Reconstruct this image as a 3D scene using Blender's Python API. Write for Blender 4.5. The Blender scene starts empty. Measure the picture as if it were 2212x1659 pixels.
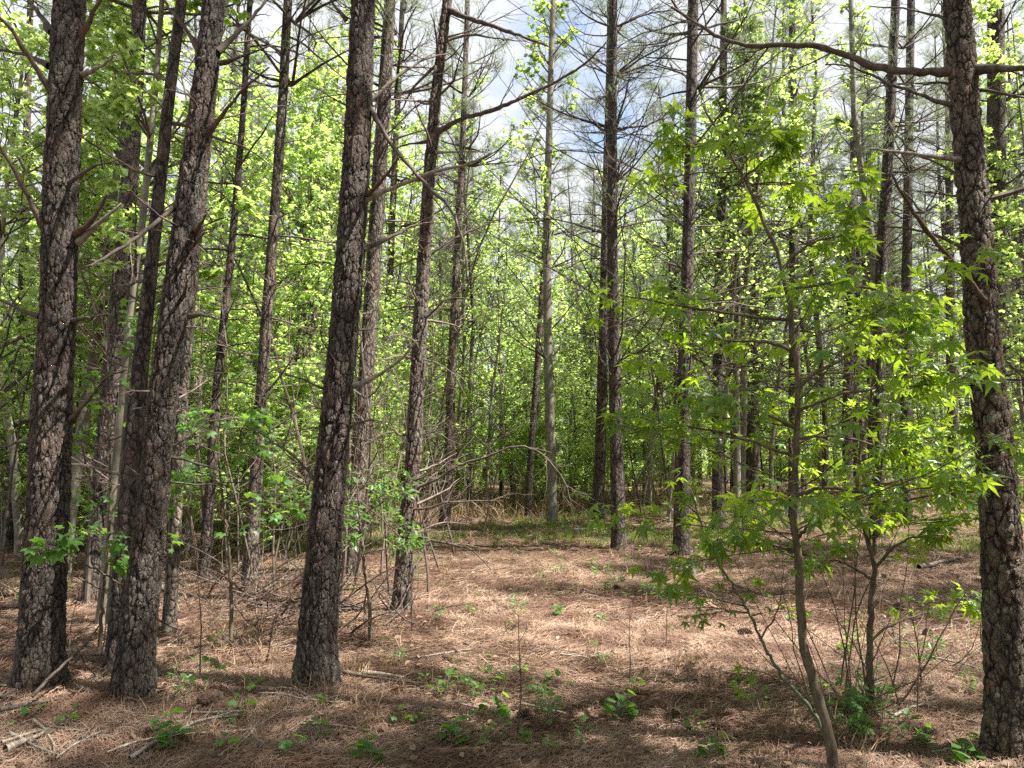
import bpy, math
import numpy as np
from mathutils import Vector

# ------------------------------------------------------------------ camera, world, sun, exposure
SC = bpy.context.scene
COL = SC.collection
CAM_H = 1.6
PITCH = math.radians(5.5)
W0, H0 = 2212.0, 1659.0
LENS = 26.0
F = LENS / 36.0 * W0
EXPOSURE = 1.85
SUN_AZ, SUN_EL = math.radians(103), math.radians(58)

cam_d = bpy.data.cameras.new('camera')
cam = bpy.data.objects.new('camera', cam_d)
COL.objects.link(cam)
cam.location = (0, 0, CAM_H)
cam.rotation_euler = (math.radians(90) + PITCH, 0, 0)
cam_d.lens = LENS
cam_d.sensor_width = 36
cam_d.clip_start = 0.05
cam_d.clip_end = 600
SC.camera = cam

SC.view_settings.view_transform = 'Standard'
SC.view_settings.look = 'None'
SC.view_settings.exposure = EXPOSURE
SC.view_settings.gamma = 1
cy = SC.cycles
cy.max_bounces = 9
cy.diffuse_bounces = 8
cy.glossy_bounces = 2
cy.transmission_bounces = 8
cy.transparent_max_bounces = 4
cy.use_denoising = False
cy.sample_clamp_indirect = 6
cy.caustics_reflective = False
cy.caustics_refractive = False

world = bpy.data.worlds.new('World')
SC.world = world
world.use_nodes = True
wn, wl = world.node_tree.nodes, world.node_tree.links
wn.clear()
w_out = wn.new('ShaderNodeOutputWorld')
w_bg = wn.new('ShaderNodeBackground')
w_bg.inputs['Strength'].default_value = 0.085
sky = wn.new('ShaderNodeTexSky')
sky.sky_type = 'NISHITA'
sky.sun_disc = False
sky.sun_elevation = SUN_EL
sky.sun_rotation = SUN_AZ
tc = wn.new('ShaderNodeTexCoord')
mp = wn.new('ShaderNodeMapping')
mp.inputs['Scale'].default_value = (1, 1, 1.8)
nz = wn.new('ShaderNodeTexNoise')
nz.inputs['Scale'].default_value = 3.2
nz.inputs['Detail'].default_value = 7
nz.inputs['Roughness'].default_value = 0.6
rp = wn.new('ShaderNodeValToRGB')
rp.color_ramp.elements[0].position = 0.28
rp.color_ramp.elements[1].position = 0.46
mx = wn.new('ShaderNodeMix')
mx.data_type = 'RGBA'
mx.inputs[7].default_value = (3.3, 3.4, 3.55, 1)
wl.new(tc.outputs['Generated'], mp.inputs['Vector'])
wl.new(mp.outputs['Vector'], nz.inputs['Vector'])
wl.new(nz.outputs['Fac'], rp.inputs['Fac'])
wl.new(rp.outputs['Color'], mx.inputs[0])
wl.new(sky.outputs['Color'], mx.inputs[6])
wl.new(mx.outputs[2], w_bg.inputs['Color'])
wl.new(w_bg.outputs['Background'], w_out.inputs['Surface'])

TO_SUN = Vector((math.sin(SUN_AZ) * math.cos(SUN_EL), math.cos(SUN_AZ) * math.cos(SUN_EL), math.sin(SUN_EL)))
sun_d = bpy.data.lights.new('sun', 'SUN')
sun_d.energy = 5.0
sun_d.angle = math.radians(0.53)
sun_d.color = (1.0, 0.94, 0.85)
sun_o = bpy.data.objects.new('sun', sun_d)
COL.objects.link(sun_o)
sun_o.rotation_euler = TO_SUN.to_track_quat('Z', 'Y').to_euler()
sun_o.location = (0, 0, 40)

# ------------------------------------------------------------------ helpers
cp, sp = math.cos(PITCH), math.sin(PITCH)


def ray(u, v):
    dx = (u - W0 / 2) / F
    dy = (H0 / 2 - v) / F
    return np.array([dx, cp - dy * sp, sp + dy * cp])


def P(u, v, D):
    r = ray(u, v)
    return np.array([0, 0, CAM_H]) + r * (D / r[1])


MOUNDS = [((u - W0 / 2) / F * d, d) for u, d in ((85, 5.15), (282, 5.0), (678, 5.1), (2192, 4.05), (866, 7.3), (252, 5.6))]


def gh(x, y):
    """ground height"""
    x = np.asarray(x, float); y = np.asarray(y, float)
    h = 0.05 * np.sin(x * 0.55 + 1.1) * np.cos(y * 0.42 + 0.4) + 0.025 * np.sin(x * 1.7 + y * 0.8) * np.cos(y * 1.3 - x * 0.5)
    h = h + 0.10 * np.exp(-((x - 3.0) ** 2 / 14 + (y - 14.5) ** 2 / 10))
    h = h + 0.0095 * np.clip(x, -5, 40) * np.clip((y - 8) / 25.0, 0, 2)
    h = h + 0.012 * np.sin(x * 4.3 + 2 * np.sin(y * 1.9)) * np.sin(y * 5.1 + 1.5 * np.sin(x * 2.3))
    for mx_, my_ in MOUNDS:
        h = h + .055 * np.exp(-((x - mx_) ** 2 + (y - my_) ** 2) / .10)
    return h


def G(u, v):
    r = ray(u, v)
    z = 0.0
    for _ in range(12):
        t = (z - CAM_H) / r[2]
        p = np.array([0, 0, CAM_H]) + r * t
        z = float(gh(p[0], p[1]))
    return np.array([p[0], p[1], z])


def nrm(a):
    return a / np.maximum(np.linalg.norm(a, axis=-1, keepdims=True), 1e-9)


class MB:
    """collects homogenous polygon batches, builds one mesh"""
    def __init__(self):
        self.v = []; self.f = []; self.n = 0

    def add(self, verts, faces):
        verts = np.asarray(verts, np.float32).reshape(-1, 3)
        faces = np.asarray(faces, np.int32)
        self.v.append(verts); self.f.append(faces + self.n); self.n += len(verts)

    def mesh(self, name, mat, smooth=False, origin=None):
        me = bpy.data.meshes.new(name)
        V = np.concatenate(self.v)
        if origin is not None:
            V = V - np.asarray(origin, np.float32)
        me.vertices.add(len(V)); me.vertices.foreach_set('co', V.ravel())
        tot = np.concatenate([np.full(len(f), f.shape[1], np.int32) for f in self.f])
        idx = np.concatenate([f.ravel() for f in self.f])
        start = np.concatenate([[0], np.cumsum(tot)[:-1]]).astype(np.int32)
        me.loops.add(len(idx)); me.loops.foreach_set('vertex_index', idx)
        me.polygons.add(len(tot)); me.polygons.foreach_set('loop_start', start)
        me.polygons.foreach_set('loop_total', tot)
        me.polygons.foreach_set('use_smooth', np.full(len(tot), smooth))
        me.materials.append(mat)
        me.update(calc_edges=True)
        return me

    def obj(self, name, mat, parent=None, smooth=False, origin=None):
        o = bpy.data.objects.new(name, self.mesh(name, mat, smooth, origin))
        COL.objects.link(o)
        if parent is not None:
            o.parent = parent
        return o


def tag(o, label=None, cat=None, group=None, kind=None):
    if label: o['label'] = label
    if cat: o['category'] = cat
    if group: o['group'] = group
    if kind: o['kind'] = kind
    return o


def empty(name, loc, label, cat, group=None, rz=0.0):
    o = bpy.data.objects.new(name, None)
    o.empty_display_size = 0.2
    COL.objects.link(o)
    o.location = tuple(float(a) for a in loc)
    o.rotation_euler = (0, 0, rz)
    return tag(o, label, cat, group)


def copy_tree(src, loc, rot=(0, 0, 0), scale=1.0, label=None):
    r = src.copy(); COL.objects.link(r)
    r.location = tuple(float(a) for a in loc); r.rotation_euler = rot
    r.scale = (scale,) * 3 if np.isscalar(scale) else scale
    if label: r['label'] = label
    for ch in SRC_CHILDREN[src.name]:
        c = ch.copy(); COL.objects.link(c); c.parent = r
    return r


SRC_CHILDREN = {}


def tubes(mb, Pts, R, k=5):
    """Pts M,N,3  R M,N"""
    Pts = np.asarray(Pts, float); R = np.asarray(R, float)
    M, N, _ = Pts.shape
    if M == 0: return
    T = np.empty_like(Pts)
    T[:, 1:-1] = Pts[:, 2:] - Pts[:, :-2]
    T[:, 0] = Pts[:, 1] - Pts[:, 0]; T[:, -1] = Pts[:, -1] - Pts[:, -2]
    T = nrm(T)
    mean = nrm(Pts[:, -1] - Pts[:, 0])
    ref = np.where(np.abs(mean[:, 2:3]) > 0.8, np.array([[1.0, 0, 0]]), np.array([[0, 0, 1.0]]))[:, None, :]
    U = nrm(np.cross(T, ref)); Vv = np.cross(T, U)
    a = np.arange(k) / k * 2 * np.pi
    V = Pts[:, :, None, :] + R[:, :, None, None] * (np.cos(a)[None, None, :, None] * U[:, :, None, :] + np.sin(a)[None, None, :, None] * Vv[:, :, None, :])
    m = np.arange(M)[:, None, None] * N * k
    i = np.arange(N - 1)[None, :, None] * k
    j = np.arange(k)[None, None, :]
    j2 = (j + 1) % k
    f = np.stack(np.broadcast_arrays(m + i + j, m + i + j2, m + i + k + j2, m + i + k + j), -1).reshape(-1, 4)
    mb.add(V, f[:, ::-1])
    # end caps
    if k >= 3:
        base = np.arange(M)[:, None] * N * k
        mb.f.append((base + (N - 1) * k + np.arange(k)[None, :][:, ::-1]).astype(np.int32) + mb.n - M * N * k)


def grow(S, D, L, N, curl, lift, rng):
    S = np.asarray(S, float); M = len(S)
    L = np.broadcast_to(L, (M,))
    out = np.empty((M, N, 3)); out[:, 0] = S
    d = nrm(np.asarray(D, float)); st = (L / (N - 1))[:, None]
    for i in range(1, N):
        out[:, i] = out[:, i - 1] + d * st
        d = nrm(d + rng.normal(0, 1, (M, 3)) * curl + np.array([0, 0, lift]))
    return out


def taper(r0, N, tip=0.3, p=1.0):
    r0 = np.asarray(r0, float)
    t = np.linspace(0, 1, N) ** p
    return r0[:, None] * (1 - (1 - tip) * t)[None, :]


def kids(Pa, Ra, n, t0, t1, ang, rng, flat=0.0):
    M, N, _ = Pa.shape
    m = np.repeat(np.arange(M), n)
    t = rng.uniform(t0, t1, len(m))
    x = t * (N - 1); i = np.minimum(x.astype(int), N - 2); fr = (x - i)[:, None]
    S = Pa[m, i] * (1 - fr) + Pa[m, i + 1] * fr
    T = nrm(Pa[m, i + 1] - Pa[m, i])
    q = rng.normal(0, 1, (len(m), 3)); q[:, 2] *= (1 - flat)
    q = nrm(q - T * np.sum(q * T, -1, keepdims=True))
    a = rng.uniform(ang * 0.7, ang * 1.2, len(m))[:, None]
    D = T * np.cos(a) + q * np.sin(a)
    r = Ra[m, i] * (1 - fr[:, 0]) + Ra[m, i + 1] * fr[:, 0]
    plen = np.linalg.norm(Pa[:, -1] - Pa[:, 0], axis=-1)[m]
    return S, D, t, r, plen


def star_leaf(tips, sinus, shoulder=None, droop=0.18):
    """five pointed lobes; y towards tip.  tips: list of (angle deg, length)"""
    n = len(tips)
    vs = [(0, 0, 0.04)]
    fs = []
    ang = [math.radians(90 + a) for a, _ in tips]
    gap = (ang[0] - ang[1]) if n > 1 else 0.8
    sa = [ang[0] + abs(ang[0] - ang[1]) * 0.55] + [(ang[i] + ang[i + 1]) / 2 for i in range(n - 1)] + [ang[-1] - abs(ang[0] - ang[1]) * 0.55]
    sr = [sinus * 0.75] + [sinus] * (n - 1) + [sinus * 0.75]
    for a, r in zip(sa, sr):
        vs.append((r * math.cos(a), r * math.sin(a), 0.02))
    s0 = 1
    t0 = len(vs)
    for a, (_, L) in zip(ang, tips):
        vs.append((L * math.cos(a), L * math.sin(a), -droop * L))
    sh0 = len(vs)
    if shoulder:
        for i, (a, (_, L)) in enumerate(zip(ang, tips)):
            for s in (1, -1):
                rr = L * shoulder[0]; da = shoulder[1] * s
                vs.append((rr * math.cos(a + da), rr * math.sin(a + da), -droop * 0.3 * L))
        for i in range(n):
            fs.append((0, s0 + i, sh0 + 2 * i, t0 + i, sh0 + 2 * i + 1, s0 + i + 1))
    else:
        for i in range(n):
            fs.append((0, s0 + i, t0 + i, s0 + i + 1))
    v = np.array(vs); v[:, 1] += 0.0
    return v, np.array(fs)[:, ::-1]


GUM = star_leaf([(112, .62), (55, .92), (0, 1.05), (-55, .92), (-112, .62)], .36, (.55, .20), .32)
GUM_LO = star_leaf([(112, .62), (55, .92), (0, 1.05), (-55, .92), (-112, .62)], .42)
MAPLE = star_leaf([(105, .6), (50, .9), (0, 1.0), (-50, .9), (-105, .6)], .58)
TULIP = (np.array([(0, -.1, .03), (-.5, .1, 0), (-.62, .6, -.08), (0, .75, .0), (.62, .6, -.08), (.5, .1, 0)]), np.array([(0, 3, 2, 1), (0, 5, 4, 3)]))
OVAL = (np.array([(0, 0, 0), (-.28, .3, .05), (-.26, .7, .04), (0, 1.05, -.1), (.26, .7, .04), (.28, .3, .05), (0, .5, -.03)]),
        np.array([(0, 6, 2, 1), (6, 3, 2, 2)[:3] + (6,), (0, 5, 4, 6), (6, 4, 3, 6)])[[0, 2]])
OVAL = (np.array([(0, 0, 0), (-.30, .45, .07), (0, 1.05, -.08), (.30, .45, .07)]), np.array([(0, 3, 2, 1)]))
OVAL2 = (np.array([(0, 0, 0), (-.24, .25, .05), (-.25, .6, .04), (0, 1.0, -.1), (.25, .6, .04), (.24, .25, .05)]), np.array([(0, 3, 2, 1), (0, 5, 4, 3)]))


def leaves(mb, pos, axis, normal, size, tpl):
    V, Fc = tpl
    pos = np.asarray(pos, float); M = len(pos)
    if M == 0: return
    ax = nrm(axis); no = nrm(normal - ax * np.sum(ax * normal, -1, keepdims=True)); sx = np.cross(ax, no)
    s = np.broadcast_to(size, (M,))[:, None, None]
    X = pos[:, None, :] + s * (V[None, :, 0:1] * sx[:, None, :] + V[None, :, 1:2] * ax[:, None, :] + V[None, :, 2:3] * no[:, None, :])
    f = (np.arange(M)[:, None, None] * len(V) + Fc[None]).reshape(-1, Fc.shape[1])
    mb.add(X, f)


# ------------------------------------------------------------------ materials
def new_mat(name):
    m = bpy.data.materials.new(name); m.use_nodes = True
    nt = m.node_tree; nt.nodes.clear()
    out = nt.nodes.new('ShaderNodeOutputMaterial')
    return m, nt, out


def N_(nt, t, **kw):
    n = nt.nodes.new(t)
    for k, v in kw.items():
        if k in n.inputs.keys(): n.inputs[k].default_value = v
        else: setattr(n, k, v)
    return n


def mixc(nt, fac, a, b):
    n = nt.nodes.new('ShaderNodeMix'); n.data_type = 'RGBA'
    for sock, val in ((0, fac), (6, a), (7, b)):
        if hasattr(val, 'links') or hasattr(val, 'is_linked'):
            nt.links.new(val, n.inputs[sock])
        else:
            n.inputs[sock].default_value = val if sock == 0 else (*val, 1)
    return n.outputs[2]


def ramp(nt, src, pts):
    r = nt.nodes.new('ShaderNodeValToRGB')
    e = r.color_ramp.elements
    while len(e) < len(pts): e.new(0.5)
    for i, (p, c) in enumerate(pts):
        e[i].position = p
        e[i].color = (*c, 1) if not np.isscalar(c) else (c, c, c, 1)
    nt.links.new(src, r.inputs['Fac'])
    return r.outputs['Color']


def bark_mat(name, dark, mid, lite, scale=26, zs=0.38, disp=0.010, lichen=0.0, lich_col=(.30, .33, .24), true_disp=False, red=(.12, .065, .048)):
    m, nt, out = new_mat(name)
    L = nt.links.new
    tcn = N_(nt, 'ShaderNodeTexCoord')
    mpn = N_(nt, 'ShaderNodeMapping'); mpn.inputs['Scale'].default_value = (1, 1, zs)
    L(tcn.outputs['Object'], mpn.inputs['Vector'])
    warp = N_(nt, 'ShaderNodeTexNoise', Scale=scale * .5, Detail=3.0)
    L(mpn.outputs[0], warp.inputs['Vector'])
    sub = N_(nt, 'ShaderNodeVectorMath', operation='SUBTRACT'); sub.inputs[1].default_value = (.5, .5, .5)
    L(warp.outputs['Color'], sub.inputs[0])
    scl = N_(nt, 'ShaderNodeVectorMath', operation='SCALE'); scl.inputs['Scale'].default_value = 1.25 / scale
    L(sub.outputs[0], scl.inputs[0])
    add = N_(nt, 'ShaderNodeVectorMath', operation='ADD')
    L(mpn.outputs[0], add.inputs[0]); L(scl.outputs[0], add.inputs[1])
    vo = N_(nt, 'ShaderNodeTexVoronoi', feature='DISTANCE_TO_EDGE', Scale=scale)
    L(add.outputs[0], vo.inputs['Vector'])
    vc = N_(nt, 'ShaderNodeTexVoronoi', feature='F1', Scale=scale)
    L(add.outputs[0], vc.inputs['Vector'])
    vo2 = N_(nt, 'ShaderNodeTexVoronoi', feature='DISTANCE_TO_EDGE', Scale=scale * 2.7)
    L(add.outputs[0], vo2.inputs['Vector'])
    fine = N_(nt, 'ShaderNodeTexNoise', Scale=scale * 5, Detail=5.0, Roughness=.65)
    L(tcn.outputs['Object'], fine.inputs['Vector'])
    big = N_(nt, 'ShaderNodeTexNoise', Scale=2.2, Detail=3.0)
    L(tcn.outputs['Object'], big.inputs['Vector'])
    gate = N_(nt, 'ShaderNodeTexNoise', Scale=scale * .45, Detail=2.0)
    L(mpn.outputs[0], gate.inputs['Vector'])
    gr = ramp(nt, gate.outputs['Fac'], [(.48, 0.0), (.68, .11)])
    vsum = N_(nt, 'ShaderNodeMath', operation='ADD'); L(vo.outputs['Distance'], vsum.inputs[0]); L(gr, vsum.inputs[1])
    plate = ramp(nt, vsum.outputs[0], [(0.0, 0.0), (0.05, .35), (0.16, .85), (.3, 1.0)])
    plate2 = ramp(nt, vo2.outputs['Distance'], [(0.0, .15), (0.09, 1.0)])
    vo3 = N_(nt, 'ShaderNodeTexVoronoi', feature='DISTANCE_TO_EDGE', Scale=scale * .42)
    L(add.outputs[0], vo3.inputs['Vector'])
    furrow = ramp(nt, vo3.outputs['Distance'], [(0.0, 0.0), (0.07, .6), (0.2, 1.0)])
    col = ramp(nt, fine.outputs['Fac'], [(.32, dark), (.5, mid), (.68, lite)])
    sep = N_(nt, 'ShaderNodeSeparateColor'); L(vc.outputs['Color'], sep.inputs[0])
    rfac = ramp(nt, big.outputs['Fac'], [(.45, 0.0), (.7, .55)])
    col = mixc(nt, rfac, col, red)
    vcs = N_(nt, 'ShaderNodeTexVoronoi', feature='F1', Scale=scale * 2.7)
    L(add.outputs[0], vcs.inputs['Vector'])
    sp2 = N_(nt, 'ShaderNodeSeparateColor'); L(vcs.outputs['Color'], sp2.inputs[0])
    lf = ramp(nt, sp2.outputs[1], [(.55, 0.0), (1.0, .45)])
    col = mixc(nt, lf, col, lite)
    crack0 = N_(nt, 'ShaderNodeMath', operation='MULTIPLY'); L(plate, crack0.inputs[0]); L(plate2, crack0.inputs[1])
    crack = N_(nt, 'ShaderNodeMath', operation='MULTIPLY'); L(crack0.outputs[0], crack.inputs[0]); L(furrow, crack.inputs[1])
    cr = ramp(nt, crack.outputs[0], [(0.0, 0.0), (.5, 1.0)])
    col = mixc(nt, cr, tuple(c * .35 for c in dark), col)
    if lichen > 0:
        ln = N_(nt, 'ShaderNodeTexNoise', Scale=9.0, Detail=6.0, Roughness=.7)
        L(tcn.outputs['Object'], ln.inputs['Vector'])
        lfac = ramp(nt, ln.outputs['Fac'], [(.60 - lichen * .2, 0.0), (.68 - lichen * .2, .8)])
        mul = N_(nt, 'ShaderNodeMath', operation='MULTIPLY'); L(lfac, mul.inputs[0]); L(cr, mul.inputs[1])
        col = mixc(nt, mul.outputs[0], col, lich_col)
    # height
    h1 = N_(nt, 'ShaderNodeMath', operation='MULTIPLY_ADD'); L(plate2, h1.inputs[0]); h1.inputs[1].default_value = .3
    h0 = N_(nt, 'ShaderNodeMath', operation='MULTIPLY_ADD'); L(furrow, h0.inputs[0]); h0.inputs[1].default_value = .65; L(plate, h0.inputs[2])
    L(h0.outputs[0], h1.inputs[2])
    h2 = N_(nt, 'ShaderNodeMath', operation='MULTIPLY_ADD'); L(fine.outputs['Fac'], h2.inputs[0]); h2.inputs[1].default_value = .30
    L(h1.outputs[0], h2.inputs[2])
    h3 = N_(nt, 'ShaderNodeMath', operation='MULTIPLY_ADD'); L(sep.outputs[2], h3.inputs[0]); h3.inputs[1].default_value = .45
    L(h2.outputs[0], h3.inputs[2])
    bs = N_(nt, 'ShaderNodeBsdfPrincipled'); bs.inputs['Roughness'].default_value = .82
    bs.inputs['Specular IOR Level'].default_value = .35
    L(col, bs.inputs['Base Color'])
    if true_disp:
        dn = N_(nt, 'ShaderNodeDisplacement', Scale=disp, Midlevel=1.9)
        L(h3.outputs[0], dn.inputs['Height']); L(dn.outputs[0], out.inputs['Displacement'])
        m.displacement_method = 'BOTH'
    else:
        bp = N_(nt, 'ShaderNodeBump', Strength=.9, Distance=disp)
        L(h3.outputs[0], bp.inputs['Height']); L(bp.outputs[0], bs.inputs['Normal'])
    L(bs.outputs[0], out.inputs['Surface'])
    return m


def smooth_bark(name, a, b, scale=14, band=6):
    m, nt, out = new_mat(name)
    L = nt.links.new
    tcn = N_(nt, 'ShaderNodeTexCoord')
    mpn = N_(nt, 'ShaderNodeMapping'); mpn.inputs['Scale'].default_value = (1, 1, .5)
    L(tcn.outputs['Object'], mpn.inputs['Vector'])
    n1 = N_(nt, 'ShaderNodeTexNoise', Scale=float(scale), Detail=6.0, Roughness=.65)
    L(mpn.outputs[0], n1.inputs['Vector'])
    col = ramp(nt, n1.outputs['Fac'], [(.35, a), (.65, b)])
    bs = N_(nt, 'ShaderNodeBsdfPrincipled'); bs.inputs['Roughness'].default_value = .8
    bs.inputs['Specular IOR Level'].default_value = .3
    L(col, bs.inputs['Base Color'])
    bp = N_(nt, 'ShaderNodeBump', Strength=.6, Distance=.004)
    L(n1.outputs['Fac'], bp.inputs['Height']); L(bp.outputs[0], bs.inputs['Normal'])
    L(bs.outputs[0], out.inputs['Surface'])
    return m


def leaf_mat(name, refl_a, refl_b, tr_a, tr_b, rough=.42, spec=.5, tmix=.5):
    m, nt, out = new_mat(name)
    L = nt.links.new
    g = N_(nt, 'ShaderNodeNewGeometry')
    oi = N_(nt, 'ShaderNodeObjectInfo')
    ad = N_(nt, 'ShaderNodeMath', operation='MULTIPLY_ADD'); ad.inputs[1].default_value = .75
    L(g.outputs['Random Per Island'], ad.inputs[0])
    mm = N_(nt, 'ShaderNodeMath', operation='MULTIPLY'); mm.inputs[1].default_value = .25
    L(oi.outputs['Random'], mm.inputs[0]); L(mm.outputs[0], ad.inputs[2])
    rc = mixc(nt, ad.outputs[0], refl_a, refl_b)
    tcx = mixc(nt, ad.outputs[0], tr_a, tr_b)
    pb = N_(nt, 'ShaderNodeBsdfPrincipled'); pb.inputs['Roughness'].default_value = rough
    pb.inputs['Specular IOR Level'].default_value = spec
    L(rc, pb.inputs['Base Color'])
    tr = N_(nt, 'ShaderNodeBsdfTranslucent'); L(tcx, tr.inputs['Color'])
    mxs = N_(nt, 'ShaderNodeMixShader'); mxs.inputs[0].default_value = tmix
    L(pb.outputs[0], mxs.inputs[1]); L(tr.outputs[0], mxs.inputs[2])
    L(mxs.outputs[0], out.inputs['Surface'])
    return m


M_BARK = bark_mat('pine_bark_near', (.042, .033, .028), (.085, .070, .060), (.18, .155, .138), scale=34, zs=.40, disp=.0155, true_disp=True, lichen=.0)
M_BARK_LICH = bark_mat('pine_bark_lichen', (.045, .035, .027), (.11, .088, .07), (.24, .205, .17), scale=28, zs=.45, disp=.015, true_disp=True, lichen=.12, lich_col=(.34, .37, .27), red=(.22, .12, .075))
M_BARK2 = bark_mat('pine_bark_mid', (.038, .03, .025), (.09, .072, .062), (.19, .16, .138), scale=22, zs=.42, disp=.016, lichen=.05)
M_BARK3 = bark_mat('pine_bark_lichen_mid', (.05, .04, .03), (.14, .11, .09), (.28, .245, .205), scale=22, zs=.42, disp=.016, lichen=.2)
M_LIMB = smooth_bark('limb_bark', (.045, .034, .028), (.15, .12, .10), 30)
M_LIMB_RED = smooth_bark('limb_bark_red', (.06, .04, .03), (.16, .105, .08), 30)
M_LIMB_GREY = smooth_bark('limb_bark_grey', (.16, .14, .12), (.36, .33, .29), 30)
M_TWIG = smooth_bark('twig_bark', (.04, .032, .027), (.13, .105, .088), 12)
M_TWIG_DRY = smooth_bark('twig_dry', (.065, .05, .04), (.19, .15, .125), 12)
M_SMOOTH = smooth_bark('smooth_bark', (.10, .09, .07), (.27, .25, .20), 9)
M_SAP = smooth_bark('sapling_bark', (.06, .046, .03), (.17, .135, .095), 25)
M_SAP_RED = smooth_bark('sapling_bark_red', (.10, .055, .035), (.26, .16, .10), 40)
M_SAP_GREEN = smooth_bark('sapling_bark_green', (.08, .095, .06), (.18, .20, .14), 25)
M_STICK = smooth_bark('stick_bark', (.13, .10, .08), (.42, .37, .31), 40)
M_GUM = leaf_mat('sweetgum_leaf', (.045, .12, .025), (.07, .17, .03), (.38, .60, .03), (.60, .76, .06), rough=.36)
M_LEAF = leaf_mat('broad_leaf', (.13, .22, .07), (.19, .30, .11), (.48, .68, .14), (.70, .84, .26), rough=.5, spec=.35, tmix=.58)
M_LEAF2 = leaf_mat('broad_leaf_dark', (.10, .18, .07), (.15, .24, .10), (.42, .62, .13), (.60, .75, .22), rough=.5, spec=.35, tmix=.55)
M_NEEDLE = leaf_mat('pine_needles', (.11, .15, .10), (.18, .23, .16), (.28, .36, .18), (.42, .50, .28), rough=.5, spec=.3, tmix=.45)
M_SEED = leaf_mat('seedling_leaf', (.06, .15, .04), (.10, .22, .05), (.20, .42, .05), (.34, .56, .06), rough=.45)
M_LITTER = leaf_mat('fallen_needles', (.13, .072, .048), (.47, .335, .25), (.12, .06, .03), (.26, .15, .09), rough=.6, spec=.25, tmix=.12)
_nt = M_LITTER.node_tree
_pb = [n for n in _nt.nodes if n.type == 'BSDF_PRINCIPLED'][0]
_src = _pb.inputs['Base Color'].links[0].from_socket
_tc = N_(_nt, 'ShaderNodeTexCoord'); _no = N_(_nt, 'ShaderNodeTexNoise', Scale=1.7, Detail=5.0, Roughness=.65)
_nt.links.new(_tc.outputs['Object'], _no.inputs['Vector'])
_f = ramp(_nt, _no.outputs['Fac'], [(.42, 0.0), (.58, .85)])
_nt.links.new(mixc(_nt, _f, _src, (.12, .065, .045)), _pb.inputs['Base Color'])
M_OLDLEAF = leaf_mat('old_leaf', (.12, .075, .05), (.36, .25, .17), (.1, .06, .03), (.25, .16, .08), rough=.6, spec=.3, tmix=.2)
M_DRYGRASS = leaf_mat('dry_grass', (.26, .17, .10), (.50, .38, .25), (.2, .14, .08), (.4, .3, .2), rough=.6, spec=.2, tmix=.3)
M_GRASS = leaf_mat('green_grass', (.10, .17, .04), (.20, .26, .08), (.25, .38, .05), (.4, .5, .1), rough=.6, spec=.2, tmix=.4)
M_CONE = smooth_bark('cone_scale', (.045, .03, .022), (.20, .13, .09), 60)


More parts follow.
